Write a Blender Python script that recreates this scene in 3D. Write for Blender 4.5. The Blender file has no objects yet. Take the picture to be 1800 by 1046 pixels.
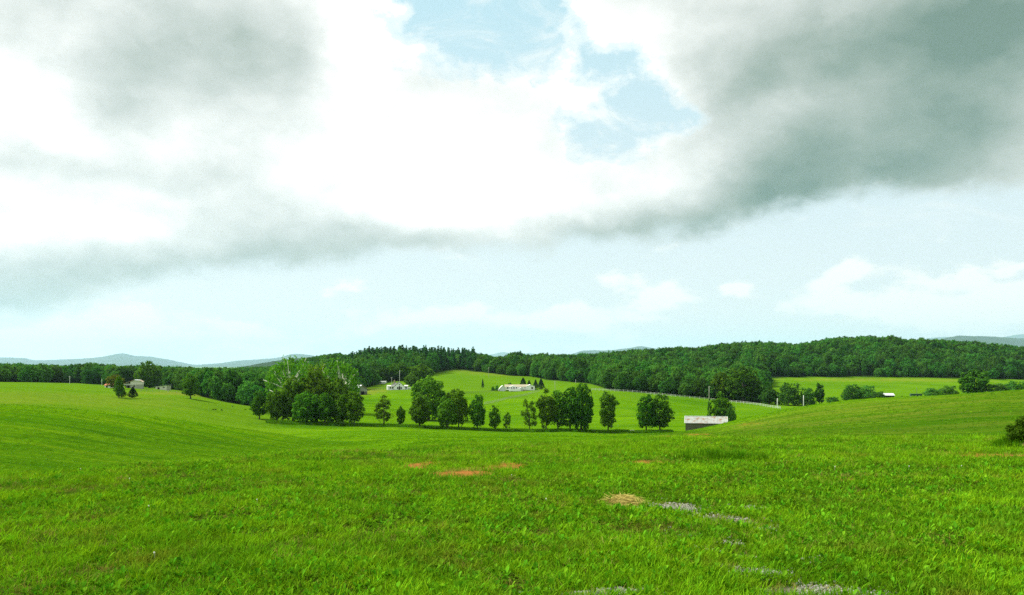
import bpy, math, random
import numpy as np
from mathutils import Vector

SC = bpy.context.scene
COL = SC.collection
R = math.radians
rng = np.random.default_rng(7)
F, CX, HY = 1400.0, 900.0, 640.0          # focal length, centre column and eye-level row of the 1800 px wide photograph

# ------------------------------------------------------------------ camera
cam = bpy.data.cameras.new('camera')
cam.sensor_width = 36.0
cam.lens = 36.0 * F / 1800.0
cam.shift_y = (HY - 523.0) / 1800.0
cam.clip_start, cam.clip_end = 0.1, 150000.0
camo = bpy.data.objects.new('camera', cam)
camo.rotation_euler = (R(90), 0, 0)
COL.objects.link(camo)
SC.camera = camo

# ------------------------------------------------------------------ exposure, render settings
EXPO = 0.95
SC.view_settings.view_transform = 'Standard'
SC.view_settings.look = 'None'
SC.view_settings.exposure = EXPO
SC.view_settings.gamma = 1.0
SC.view_settings.use_curve_mapping = False
SC.render.engine = 'CYCLES'
SC.cycles.max_bounces = 6
SC.cycles.diffuse_bounces = 3
SC.cycles.glossy_bounces = 2
SC.cycles.transmission_bounces = 4
SC.cycles.volume_bounces = 1
SC.cycles.use_denoising = False
SC.cycles.caustics_reflective = False
SC.cycles.caustics_refractive = False
SC.render.use_persistent_data = False

SUN_AZ, SUN_EL = R(-72), R(46)

# ------------------------------------------------------------------ node helpers
class NB:
    def __init__(s, tree):
        s.t = tree; s.n = tree.nodes; s.l = tree.links
    def new(s, typ, **kw):
        n = s.n.new(typ)
        for k, v in kw.items(): setattr(n, k, v)
        return n
    def put(s, sock, v):
        if isinstance(v, bpy.types.NodeSocket): s.l.new(v, sock)
        else: sock.default_value = v
    def m(s, op, a, b=None, c=None, clamp=False):
        n = s.n.new('ShaderNodeMath'); n.operation = op; n.use_clamp = clamp
        for i, v in enumerate((a, b, c)):
            if v is not None: s.put(n.inputs[i], v)
        return n.outputs[0]
    def vm(s, op, a, b=None):
        n = s.n.new('ShaderNodeVectorMath'); n.operation = op
        s.put(n.inputs[0], a)
        if b is not None: s.put(n.inputs[1], b)
        return n.outputs['Value'] if op in ('DOT_PRODUCT', 'LENGTH') else n.outputs[0]
    def comb(s, x, y, z=0.0):
        n = s.n.new('ShaderNodeCombineXYZ')
        for i, v in enumerate((x, y, z)): s.put(n.inputs[i], v)
        return n.outputs[0]
    def mapr(s, v, a, b, c=0.0, d=1.0, smooth=False):
        n = s.n.new('ShaderNodeMapRange'); n.clamp = True
        if smooth: n.interpolation_type = 'SMOOTHSTEP'
        s.put(n.inputs['Value'], v)
        for k, x in zip(('From Min', 'From Max', 'To Min', 'To Max'), (a, b, c, d)): s.put(n.inputs[k], x)
        return n.outputs['Result']
    def noise(s, vec, scale, detail=4.0, rough=0.55, dist=0.0, out='Fac', lac=2.0):
        n = s.n.new('ShaderNodeTexNoise')
        s.put(n.inputs['Vector'], vec)
        n.inputs['Scale'].default_value = scale; n.inputs['Detail'].default_value = detail
        n.inputs['Roughness'].default_value = rough; n.inputs['Distortion'].default_value = dist
        n.inputs['Lacunarity'].default_value = lac
        return n.outputs[out]
    def mix(s, f, a, b):
        n = s.n.new('ShaderNodeMix'); n.data_type = 'RGBA'
        s.put(n.inputs[0], f)
        for k, v in ((6, a), (7, b)):
            if isinstance(v, (tuple, list)): v = (*v[:3], 1.0)
            s.put(n.inputs[k], v)
        return n.outputs[2]
    def ramp(s, f, stops, interp='LINEAR'):
        n = s.n.new('ShaderNodeValToRGB'); n.color_ramp.interpolation = interp
        e = n.color_ramp.elements
        while len(e) < len(stops): e.new(0.5)
        for i, (p, c) in enumerate(stops):
            e[i].position = p; e[i].color = (*c[:3], 1.0)
        s.put(n.inputs[0], f)
        return n.outputs[0]
    def sep(s, v):
        n = s.n.new('ShaderNodeSeparateXYZ'); s.put(n.inputs[0], v); return n.outputs

# ------------------------------------------------------------------ world: clear sky behind broken cloud
world = bpy.data.worlds.new('World'); SC.world = world; world.use_nodes = True
def build_world():
    W = NB(world.node_tree); W.n.clear()
    STR = 0.065
    def azel(px, py):
        a = math.atan((px - CX) / F)
        return math.degrees(a), math.degrees(math.atan((HY - py) / F * math.cos(a)))
    D = W.new('ShaderNodeTexCoord').outputs['Generated']
    x, y, z = W.sep(D)
    az = W.m('MULTIPLY', W.m('ARCTAN2', x, y), 180 / math.pi)
    el = W.m('MULTIPLY', W.m('ARCSINE', z), 180 / math.pi)
    Dz = W.vm('MULTIPLY', D, (1.0, 1.0, 1.5))
    wc = W.noise(Dz, 5.0, 8.0, 0.58, out='Color')
    wx, wy, wz = W.sep(wc)
    wf = W.noise(Dz, 17.0, 6.0, 0.6, out='Color')
    fx, fy, fz = W.sep(wf)
    azw = W.m('ADD', az, W.m('ADD', W.m('MULTIPLY_ADD', wx, 15.0, -7.5), W.m('MULTIPLY_ADD', fx, 4.0, -2.0)))
    elw = W.m('ADD', el, W.m('ADD', W.m('MULTIPLY_ADD', wy, 10.0, -5.0), W.m('MULTIPLY_ADD', fy, 3.0, -1.5)))
    P = W.comb(azw, elw)
    Ps = W.comb(W.m('ADD', az, W.m('MULTIPLY_ADD', wx, 9.0, -4.5)), W.m('ADD', el, W.m('MULTIPLY_ADD', wy, 6.0, -3.0)))
    def blob(px, py, rx, ry, w=1.0, rot=0.0, base=None):
        a, e = azel(px, py)
        sx = rx / F * 57.3 * math.cos(R(a)) ** 2; sy = ry / F * 57.3 * math.cos(R(a))
        mp = W.new('ShaderNodeMapping', vector_type='TEXTURE')
        W.put(mp.inputs['Vector'], base or P)
        mp.inputs['Location'].default_value = (a, e, 0)
        mp.inputs['Rotation'].default_value = (0, 0, R(rot))
        mp.inputs['Scale'].default_value = (sx, sy, 1)
        g = W.m('EXPONENT', W.m('MULTIPLY', W.vm('DOT_PRODUCT', mp.outputs[0], mp.outputs[0]), -1.0))
        return W.m('MULTIPLY', g, w)
    def total(lst, base=None):
        o = None
        for b in lst:
            v = blob(*b, base=base)
            o = v if o is None else W.m('ADD', o, v)
        return o
    # lower edge of the cloud deck as a function of azimuth
    fc = W.new('ShaderNodeFloatCurve')
    cv = fc.mapping.curves[0]
    edge = [(-60, 4.5), (-45, 4.5)] + [azel(a, b) for a, b in ((0, 572), (120, 540), (250, 500), (400, 474), (560, 470), (700, 462), (850, 452), (1000, 440), (1140, 418), (1250, 402), (1400, 372), (1560, 352), (1700, 350), (1800, 362))] + [(45, 10), (60, 10)]
    pts = [((a + 60) / 120, e / 40) for a, e in edge]
    cv.points[0].location = (0, pts[0][1]); cv.points[1].location = (1, pts[-1][1])
    for p in pts[1:-1]: cv.points.new(*p)
    fc.mapping.update()
    W.put(fc.inputs['Value'], W.mapr(az, -60, 60))
    edge_el = W.m('MULTIPLY', fc.outputs[0], 40.0)
    el_e = W.m('ADD', el, W.m('ADD', W.m('MULTIPLY_ADD', wy, 4.4, -2.2), W.m('MULTIPLY_ADD', fy, 2.4, -1.2)))
    over = W.m('SUBTRACT', el_e, edge_el)
    deck = W.mapr(over, -1.5, 2.6, smooth=True)
    holes = total([
        (770, 0, 118, 108, 1.05, 0), (900, 50, 148, 100, 1.1, 0), (1010, 105, 110, 70, 1.0, -25), (1135, 168, 80, 52, 1.1, -35),
        (1120, 215, 100, 48, .95, 12), (860, -80, 170, 80, .9, 0), (1060, 255, 60, 24, .5, 0), (1205, 205, 55, 24, .55, 0)], base=Ps)
    keep = total([(1014, 98, 22, 46, 1.25, -22), (1050, 150, 60, 20, .8, 20), (985, 176, 70, 20, .6, 0), (903, 22, 12, 30, .8, 15), (705, 8, 40, 12, .8, 0), (845, 6, 18, 10, .7, 0), (1075, 15, 40, 40, .9, 0), (1080, 205, 40, 14, .5, 0)], base=Ps)
    d0 = W.m('ADD', W.m('SUBTRACT', deck, holes), keep)
    fe = W.noise(Dz, 30.0, 7.0, 0.65)
    d1 = W.m('ADD', d0, W.m('MULTIPLY', W.m('ADD', W.m('MULTIPLY_ADD', fz, 1.9, -0.95), W.m('MULTIPLY_ADD', fe, 1.3, -0.65)), W.m('MULTIPLY', W.mapr(over, 0.0, 5.0, 0.30, 1.0), W.mapr(holes, 0.05, 0.6, 0.30, 1.35))))
    a_deck = W.m('MAXIMUM', W.mapr(d1, 0.14, 0.78, smooth=True), W.m('MULTIPLY', W.mapr(d1, -0.18, 0.42, smooth=True), W.m('MULTIPLY', W.mapr(over, 1.0, 4.0), 0.5)))
    # small fair-weather clouds low over the horizon
    Dl = W.vm('MULTIPLY', D, (1.0, 1.0, 2.3))
    n2 = W.noise(Dl, 11.0, 7.0, 0.62)
    band = W.mapr(el, 0.2, 3.0, 1.0, 0.0, smooth=True)
    lowb = total([(1478, 494, 46, 26, 1.0), (1292, 484, 26, 14, .9), (1100, 480, 34, 18, .7), (1168, 512, 50, 22, .9), (1685, 492, 44, 14, .8), (1762, 474, 34, 16, .9),
                  (230, 560, 105, 40, 1.0), (420, 556, 60, 18, .6), (560, 500, 50, 12, .5), (1560, 545, 230, 26, .75), (1640, 545, 90, 32, .8), (1770, 530, 70, 30, .7), (960, 552, 170, 26, .7),
                  (700, 572, 130, 22, .7), (1010, 540, 60, 24, .7), (450, 598, 70, 14, .6), (40, 590, 120, 26, .8)], base=Ps)
    a_low = W.mapr(W.m('ADD', W.m('MULTIPLY', lowb, 0.70), W.m('ADD', W.m('MULTIPLY', band, 0.36), W.m('MULTIPLY_ADD', n2, 1.7, -0.85))), 0.14, 0.52, smooth=True)
    a_low = W.m('MULTIPLY', a_low, 0.92)
    # grey undersides
    grey = total([
        (310, 80, 290, 130, .30, -6), (430, 110, 150, 100, .10, 0), (230, 170, 210, 70, .12, -10), (360, 0, 240, 60, .10, 0), (20, 30, 120, 60, .12, 0),
        (130, 296, 260, 24, .20, 0), (540, 425, 330, 44, .22, 0), (800, 435, 300, 26, .18, 4), (130, 480, 260, 50, .31, 0), (60, 540, 220, 40, .31, 0), (330, 455, 240, 30, .14, 0), (280, 370, 200, 26, .10, 0),
        (1700, 70, 320, 190, .46, 8), (1460, 180, 320, 190, .38, 10), (1790, -20, 240, 120, .36, 0), (1270, 70, 130, 80, .10, -20), (1290, 350, 330, 60, .32, 14), (1640, 300, 300, 70, .30, 8), (1130, 390, 180, 36, .18, 8), (1780, 335, 140, 60, .22, 0),
        (835, 150, 120, 30, .26, 0), (970, 190, 140, 32, .18, 8), (1000, 260, 130, 44, .10, 0)], base=Ps)
    white = total([(70, 150, 120, 80, .40, 10), (620, 100, 70, 110, .4, 0), (740, 290, 280, 80, .30, 0), (1120, 140, 60, 90, .25, 0), (180, 390, 260, 40, .18, 0), (900, 370, 240, 36, .14, 0)], base=Ps)
    nl = W.noise(Dz, 2.6, 5.0, 0.5)
    nh = W.noise(Dz, 6.0, 5.0, 0.5)
    Dw = W.vm('ADD', Dz, W.vm('MULTIPLY', W.vm('SUBTRACT', wf, (.5, .5, .5)), (.05, .05, .05)))
    rel = W.m('SUBTRACT', W.noise(Dw, 6.5, 6.0, 0.52), W.noise(W.vm('ADD', Dw, (-.022, 0.0, .040)), 6.5, 6.0, 0.52))
    grey = W.m('ADD', grey, W.m('MULTIPLY', rel, 0.85))
    g = W.m('ADD', W.m('SUBTRACT', grey, white), W.m('ADD', W.m('MULTIPLY_ADD', nl, 0.5, -0.13), W.m('MULTIPLY_ADD', nh, 0.42, -0.20)))
    # thin cloud edges stay bright
    g = W.m('MULTIPLY', g, W.mapr(holes, 0.0, 0.6, 1.0, 0.35))
    TOP = 1.0
    ccol = W.ramp(W.m('MAXIMUM', g, 0.0), [(0.0, (1.16, 1.17, 1.14)), (.10, (.985, 1.0, .96)), (.22, (.83, .865, .82)), (.40, (.64, .69, .645)), (.62, (.43, .50, .445)), (.82, (.28, .37, .31)), (1.0, (.17, .265, .21))])
    ccol = W.vm('MULTIPLY', ccol, (1.06, 1.06, 1.06))
    k = TOP / STR / (2 ** EXPO)
    ccol = W.vm('MULTIPLY', ccol, (k, k, k))
    lcol = W.vm('MULTIPLY', (1.0, 1.0, .955), (1.12 / STR / 2 ** EXPO,) * 3)
    sky = W.new('ShaderNodeTexSky', sky_type='NISHITA')
    sky.sun_disc = False; sky.sun_elevation = SUN_EL; sky.sun_rotation = SUN_AZ
    sky.altitude = 300; sky.air_density = 1.0; sky.dust_density = 1.2; sky.ozone_density = 1.0
    veil = W.vm('MULTIPLY', W.mix(W.mapr(el, 3, 24), (.92, .97, .96), (.60, .875, .945)), (1.0 / STR / 2 ** EXPO,) * 3)
    skyc = W.mix(W.mapr(el, 0, 26, .90, .86), sky.outputs[0], veil)
    wisp = W.mapr(W.noise(W.vm('MULTIPLY', D, (1.0, 1.0, 2.2)), 7.0, 9.0, 0.68, 1.2), .50, .78, 0, .75, smooth=True)
    skyc = W.mix(W.m('MULTIPLY', wisp, W.mapr(el, 5, 16)), skyc, lcol)
    c = W.mix(a_low, skyc, lcol)
    c = W.mix(a_deck, c, ccol)
    bg = W.new('ShaderNodeBackground'); W.put(bg.inputs['Color'], c); bg.inputs['Strength'].default_value = STR
    out = W.new('ShaderNodeOutputWorld'); W.l.new(bg.outputs[0], out.inputs['Surface'])
build_world()

sun = bpy.data.lights.new('sun', 'SUN'); sun.energy = 4.1; sun.angle = R(9); sun.color = (1.0, 0.96, 0.88)
suno = bpy.data.objects.new('sun', sun); COL.objects.link(suno)
sd = Vector((math.sin(SUN_AZ) * math.cos(SUN_EL), math.cos(SUN_AZ) * math.cos(SUN_EL), math.sin(SUN_EL)))
suno.rotation_euler = sd.to_track_quat('Z', 'Y').to_euler()
suno.location = (0, 0, 60)

# ------------------------------------------------------------------ numpy helpers
def hash2(i, j, s):
    h = (i.astype(np.int64) * 374761393 + j.astype(np.int64) * 668265263 + s * 974634533) & 0x7fffffff
    h = ((h ^ (h >> 13)) * 1274126177) & 0x7fffffff
    return ((h ^ (h >> 16)) & 0xffff) / 65535.0
def vnoise(x, y, s=0):
    i, j = np.floor(x), np.floor(y)
    u, v = x - i, y - j
    u, v = u * u * (3 - 2 * u), v * v * (3 - 2 * v)
    return (hash2(i, j, s) * (1 - u) + hash2(i + 1, j, s) * u) * (1 - v) + (hash2(i, j + 1, s) * (1 - u) + hash2(i + 1, j + 1, s) * u) * v
def fbm(x, y, s=0, o=4):
    a, t, n = 0.5, 0.0, 0.0
    for k in range(o):
        t = t + a * vnoise(x * 2 ** k, y * 2 ** k, s + k); n += a; a *= .5
    return t / n
def sstep(a, b, x):
    t = np.clip((x - a) / (b - a), 0, 1); return t * t * (3 - 2 * t)
def pchip(x, y, q):
    x = np.asarray(x, float); y = np.asarray(y, float)
    h = np.diff(x); dl = np.diff(y) / h
    m = np.zeros(len(x)); m[0], m[-1] = dl[0], dl[-1]
    for i in range(1, len(x) - 1):
        if dl[i - 1] * dl[i] > 0:
            w1, w2 = 2 * h[i] + h[i - 1], h[i] + 2 * h[i - 1]
            m[i] = (w1 + w2) / (w1 / dl[i - 1] + w2 / dl[i])
    q = np.clip(q, x[0], x[-1])
    k = np.clip(np.searchsorted(x, q) - 1, 0, len(x) - 2)
    t = (q - x[k]) / h[k]
    return (2*t**3 - 3*t**2 + 1) * y[k] + (t**3 - 2*t**2 + t) * h[k] * m[k] + (-2*t**3 + 3*t**2) * y[k+1] + (t**3 - t**2) * h[k] * m[k+1]

# ------------------------------------------------------------------ terrain: heights along lines of sight out from the viewpoint (metres)
def Y(d, row): return (d, -(row - HY) / F * d)
NEAR = [(0.5, -1.65), (7.0, -1.66)]
FAR = [(1400, -25), (2500, -60), (16000, -80)]
COLS = {
    0:    NEAR + [(10, -1.73), Y(13.5, 838), (20, -3.3), (38, -6.6), Y(55, 831), Y(78, 748), Y(98, 713), (118, -7.0), (150, -9.6), Y(195, 711), Y(300, 683), Y(430, 672), Y(545, 670), (800, -14)] + FAR,
    180:  NEAR + [(10, -1.72), Y(14, 829), (22, -3.3), (40, -7.2), Y(58, 825), Y(80, 757), Y(100, 723), (120, -8.3), (160, -12.2), Y(205, 721), Y(300, 693), Y(400, 680), Y(520, 677), (800, -16)] + FAR,
    320:  NEAR + [(10, -1.72), Y(15, 818), (24, -3.4), (44, -8.4), Y(62, 816), Y(85, 765), Y(103, 740), (125, -10.3), (165, -14.2), Y(210, 735), Y(300, 702), Y(400, 690), Y(500, 685), (800, -18)] + FAR,
    460:  NEAR + [(10, -1.71), Y(17, 806), (27, -3.3), (50, -9.2), Y(72, 801), Y(95, 777), Y(112, 760), (138, -13.1), (180, -17.1), Y(220, 752), Y(250, 737), Y(330, 717), Y(450, 700), (800, -18)] + FAR,
    600:  NEAR + [(10, -1.71), Y(19, 795), (30, -3.8), (58, -8.6), Y(90, 793), Y(140, 771), Y(200, 758), Y(238, 748), Y(300, 728), Y(400, 704), Y(500, 690), Y(600, 675), Y(700, 655), (820, -2), (1000, 0)] + FAR,
    750:  NEAR + [(10, -1.71), Y(22, 792), Y(36, 787.5), Y(60, 782), Y(100, 772), Y(160, 762), Y(238, 752), Y(300, 734), Y(400, 706), Y(500, 687), Y(600, 668), Y(690, 654), (830, 0), (1000, 0)] + FAR,
    900:  NEAR + [(10, -1.71), Y(22, 788), Y(36, 784), Y(60, 779.5), Y(100, 771), Y(160, 763), Y(242, 757), Y(300, 739), Y(400, 710), Y(520, 689), Y(620, 668), Y(700, 659), (850, -3), (1000, -3)] + FAR,
    1050: NEAR + [(10, -1.71), Y(24, 782), Y(38, 780), Y(60, 777), Y(100, 770), Y(160, 763), Y(246, 758.5), Y(300, 740), Y(400, 700), Y(450, 688), Y(600, 671), Y(700, 662), (850, -3), (1000, -1)] + FAR,
    1200: NEAR + [(10, -1.71), Y(25, 776), Y(40, 775), Y(65, 773), Y(98, 764), Y(120, 757.5), (150, -13.2), (225, -20.4), Y(300, 739), Y(400, 710), Y(432, 699), Y(600, 682), Y(700, 664), (850, 0), (1000, 5)] + FAR,
    1300: NEAR + [(10, -1.71), Y(25, 772.5), (40, -4.3), Y(66, 771), Y(98, 748), Y(115, 735.5), (145, -10.8), (225, -20), Y(300, 735), Y(400, 714), Y(430, 708), Y(600, 686), Y(700, 664), (850, 6), (1000, 12)] + FAR,
    1400: NEAR + [(10, -1.71), Y(26, 771), (40, -4.6), Y(62, 771), Y(90, 739), Y(110, 715), (140, -9), (220, -18), Y(400, 717), Y(500, 700), Y(560, 692), Y(710, 665), (860, 8), (1000, 18)] + FAR,
    1560: NEAR + [(10, -1.71), Y(26, 770.5), (40, -4.5), Y(60, 770), Y(85, 726), Y(110, 698.5), (140, -8.6), (200, -15), Y(400, 703), Y(560, 690), Y(710, 665), (880, 15), (1000, 18)] + FAR,
    1700: NEAR + [(10, -1.71), Y(26, 770.5), (38, -4.3), Y(57, 770), Y(82, 713), Y(107, 691), (140, -8), (200, -13), Y(400, 698), Y(560, 690), Y(710, 667), (880, 10), (1000, 14)] + FAR,
    1820: NEAR + [(10, -1.71), Y(26, 772), (38, -4.0), Y(54, 769), Y(82, 706), Y(105, 684), (140, -7.4), (200, -12), Y(400, 692), Y(560, 688), Y(710, 670), (880, 4), (1000, 6)] + FAR,
}
COLS[-300] = COLS[0]; COLS[2150] = COLS[1820]
KX = sorted(COLS)
LD = np.linspace(math.log(0.5), math.log(16000), 1500)
PXG = np.arange(-300, 2151, 10.0)
_raw = np.array([pchip([math.log(d) for d, z in COLS[k]], [z for d, z in COLS[k]], LD) for k in KX])
TAB = np.array([pchip(KX, _raw[:, i], PXG) for i in range(len(LD))])      # [logd, px]
_k = np.exp(-0.5 * (np.arange(-6, 7) / 2.2) ** 2); _k /= _k.sum()
TAB = np.apply_along_axis(lambda v: np.convolve(np.pad(v, 6, mode='edge'), _k, 'valid'), 1, TAB)
_k = np.exp(-0.5 * (np.arange(-8, 9) / 3.0) ** 2); _k /= _k.sum()
TAB = np.apply_along_axis(lambda v: np.convolve(np.pad(v, 8, mode='edge'), _k, 'valid'), 0, TAB)

def H(x, y, rough=True):
    x = np.asarray(x, float); y = np.asarray(y, float)
    th = np.arctan2(x, y); r = np.maximum(np.hypot(x, y), 0.5)
    tc = np.clip(th, -R(42), R(42))
    d = r * np.cos(tc)
    px = np.clip(CX + F * np.tan(tc), PXG[0], PXG[-1] - 1e-6)
    ld = np.clip((np.log(np.maximum(d, .5)) - LD[0]) / (LD[1] - LD[0]), 0, len(LD) - 1.001)
    i = ld.astype(int); fi = ld - i
    pj = (px - PXG[0]) / 10.0; j = np.clip(pj.astype(int), 0, len(PXG) - 2); fj = pj - j
    z = (TAB[i, j] * (1 - fj) + TAB[i, j + 1] * fj) * (1 - fi) + (TAB[i + 1, j] * (1 - fj) + TAB[i + 1, j + 1] * fj) * fi
    back = sstep(R(75), R(130), np.abs(th))
    zb = -1.65 - 0.02 * np.maximum(r - 6, 0) ** 0.9 * 1.6
    z = z * (1 - back) + np.maximum(zb, -70) * back
    if rough:
        z = z + (fbm(x * .9, y * .9, 11, 3) - .5) * .10 * sstep(2, 5, r) * (1 - sstep(40, 90, r)) \
              + (fbm(x * .06, y * .06, 5, 3) - .5) * .9 * sstep(60, 140, r)
    return z
def P3(px, d):
    x = (px - CX) / F * d
    return np.array([x, d, float(H(x, d))])
_dd = np.exp(np.linspace(math.log(3.0), math.log(1500), 4000))
def hit(px, row, dmin=3.0):
    x = (px - CX) / F * _dd
    ok = (H(x, _dd) >= -(row - HY) / F * _dd) & (_dd > dmin)
    k = int(np.argmax(ok)) if ok.any() else len(_dd) - 1
    return np.array([x[k], _dd[k], float(H(x[k], _dd[k]))])

# ------------------------------------------------------------------ object helpers
def mk_mesh(name, verts, faces, mats=(), smooth=False, midx=None):
    me = bpy.data.meshes.new(name)
    if isinstance(faces, np.ndarray) and faces.ndim == 2:
        n, k = faces.shape
        verts = np.asarray(verts, np.float32)
        me.vertices.add(len(verts)); me.vertices.foreach_set('co', verts.ravel())
        me.loops.add(n * k); me.loops.foreach_set('vertex_index', faces.astype(np.int32).ravel())
        me.polygons.add(n); me.polygons.foreach_set('loop_start', np.arange(0, n * k, k, dtype=np.int32))
        me.update(calc_edges=True)
    else:
        me.from_pydata([tuple(v) for v in verts], [], [tuple(f) for f in faces]); me.update()
    for m in mats: me.materials.append(m)
    if midx is not None: me.polygons.foreach_set('material_index', np.asarray(midx, np.int32))
    if smooth: me.polygons.foreach_set('use_smooth', np.ones(len(me.polygons), bool))
    return me
def link(name, data, parent=None, loc=None):
    o = bpy.data.objects.new(name, data); COL.objects.link(o)
    if parent: o.parent = parent
    if loc is not None: o.location = loc
    return o
def thing(name, label, cat, loc=(0, 0, 0), rz=0.0, group=None, data=None):
    o = link(name, data, None, [float(v) for v in loc]); o.rotation_euler[2] = rz
    o['label'] = label; o['category'] = cat
    if group: o['group'] = group
    if data is None: o.empty_display_size = 0.3
    return o
def kindof(o, kind, label=None):
    o['kind'] = kind
    if label: o['label'] = label
    return o

class MB:
    """collects boxes, prisms and tubes into one mesh"""
    def __init__(s): s.v = []; s.f = []
    def add(s, vs, fs):
        b = len(s.v); s.v += [tuple(map(float, v)) for v in vs]; s.f += [tuple(b + i for i in f) for f in fs]; return s
    def box(s, c, d):
        x, y, z = c; a, b, h = d[0] / 2, d[1] / 2, d[2] / 2
        return s.add([(x-a,y-b,z-h),(x+a,y-b,z-h),(x+a,y+b,z-h),(x-a,y+b,z-h),(x-a,y-b,z+h),(x+a,y-b,z+h),(x+a,y+b,z+h),(x-a,y+b,z+h)],
                     [(0,3,2,1),(4,5,6,7),(0,1,5,4),(1,2,6,5),(2,3,7,6),(3,0,4,7)])
    def prism(s, poly, y0, y1):
        """poly in x,z counter-clockwise seen from -y, swept from y0 to y1"""
        n = len(poly)
        vs = [(x, y0, z) for x, z in poly] + [(x, y1, z) for x, z in poly]
        return s.add(vs, [tuple(range(n)), tuple(range(2*n-1, n-1, -1))] + [(i, i+n, (i+1) % n + n, (i+1) % n) for i in range(n)])
    def slab(s, a, b, c, d, t):
        """thin slab: quad a,b,c,d extruded by t along its normal"""
        a, b, c, d = map(np.array, (a, b, c, d)); n = np.cross(b - a, d - a); n = n / np.linalg.norm(n) * t
        return s.add([a, b, c, d, a+n, b+n, c+n, d+n], [(0,3,2,1),(4,5,6,7),(0,1,5,4),(1,2,6,5),(2,3,7,6),(3,0,4,7)])
    def tube(s, pts, rad, n=6):
        pts = [np.array(p, float) for p in pts]; rings = []
        for i, p in enumerate(pts):
            t = pts[min(i+1, len(pts)-1)] - pts[max(i-1, 0)]; t /= np.linalg.norm(t) + 1e-9
            a = np.cross(t, (0, 1, 0.3)); a /= np.linalg.norm(a) + 1e-9; b = np.cross(t, a)
            rings.append([p + rad[i] * (math.cos(2*math.pi*k/n) * a + math.sin(2*math.pi*k/n) * b) for k in range(n)])
        base = len(s.v)
        for r in rings: s.v += [tuple(map(float, q)) for q in r]
        for i in range(len(rings) - 1):
            for k in range(n):
                s.f.append((base+i*n+k, base+i*n+(k+1) % n, base+(i+1)*n+(k+1) % n, base+(i+1)*n+k))
        s.f.append(tuple(base + (len(rings)-1)*n + k for k in range(n)))
        return s
    def mesh(s, name, *mats, smooth=False): return mk_mesh(name, s.v, s.f, mats, smooth)
    def build(s, name, mat, parent=None, smooth=False): return link(name, s.mesh(name, mat, smooth=smooth), parent)

# ------------------------------------------------------------------ materials
def new_mat(name):
    m = bpy.data.materials.new(name); m.use_nodes = True; m.node_tree.nodes.clear()
    return m, NB(m.node_tree)
def finish(B, shader):
    o = B.new('ShaderNodeOutputMaterial'); B.l.new(shader, o.inputs['Surface'])
def surf(name, col, rough=.8, noise_scale=3.0, var=.25, metallic=0.0, stretch=(1, 1, 1), spec=.3, coords='Object', second=None, thr=(.5, .62)):
    m, B = new_mat(name)
    tc = B.new('ShaderNodeTexCoord').outputs[coords]
    v = B.vm('MULTIPLY', tc, stretch)
    n = B.noise(v, noise_scale, 6, .6)
    oi = B.new('ShaderNodeObjectInfo').outputs['Random']
    f = B.m('ADD', B.mapr(n, .25, .75, 1 - var, 1 + var), B.m('MULTIPLY_ADD', oi, .16, -.08))
    c = B.vm('MULTIPLY', (*col,), B.comb(f, f, f))
    if second: c = B.mix(B.mapr(B.noise(v, noise_scale * .7, 5, .6), *thr), c, second)
    p = B.new('ShaderNodeBsdfPrincipled'); B.put(p.inputs['Base Color'], c)
    p.inputs['Roughness'].default_value = rough; p.inputs['Metallic'].default_value = metallic
    p.inputs['Specular IOR Level'].default_value = spec
    finish(B, p.outputs[0]); return m
def leaf_mat(name, dark, light, trans=.35, objvar=.25, tcol=None, gloss=.0, patchy=0.0):
    m, B = new_mat(name)
    isl = B.new('ShaderNodeNewGeometry').outputs['Random Per Island']
    oi = B.new('ShaderNodeObjectInfo').outputs['Random']
    c = B.mix(isl, dark, light)
    if patchy:
        ps = B.vm('MULTIPLY', B.new('ShaderNodeNewGeometry').outputs['Position'], (1, 1, 0))
        c = B.mix(B.mapr(B.noise(ps, .55, 5, .65), .44, .60, 0, patchy), c, B.vm('MULTIPLY', c, (.52, .64, .9)))
        c = B.mix(B.mapr(B.noise(B.vm('ADD', ps, (31, 17, 0)), .9, 5, .65), .54, .68, 0, patchy), c, (.17, .21, .018))
    hs = B.new('ShaderNodeHueSaturation')
    B.put(hs.inputs['Color'], c)
    B.put(hs.inputs['Hue'], B.m('MULTIPLY_ADD', oi, .034, .484))
    oi2 = B.m('FRACT', B.m('MULTIPLY', oi, 7.31))
    B.put(hs.inputs['Value'], B.m('MULTIPLY_ADD', oi2, 2 * objvar, 1 - objvar))
    c = hs.outputs[0]
    df = B.new('ShaderNodeBsdfDiffuse'); B.put(df.inputs['Color'], c)
    tr = B.new('ShaderNodeBsdfTranslucent'); B.put(tr.inputs['Color'], B.vm('MULTIPLY', c, tcol or (1.25, 1.2, .6)))
    mx = B.new('ShaderNodeMixShader'); mx.inputs[0].default_value = trans
    B.l.new(df.outputs[0], mx.inputs[1]); B.l.new(tr.outputs[0], mx.inputs[2])
    s = mx.outputs[0]
    if gloss:
        gl = B.new('ShaderNodeBsdfGlossy'); gl.inputs['Roughness'].default_value = .45; gl.inputs['Color'].default_value = (.8, .9, .8, 1)
        m2 = B.new('ShaderNodeMixShader'); m2.inputs[0].default_value = gloss
        B.l.new(s, m2.inputs[1]); B.l.new(gl.outputs[0], m2.inputs[2]); s = m2.outputs[0]
    finish(B, s); return m

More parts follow.
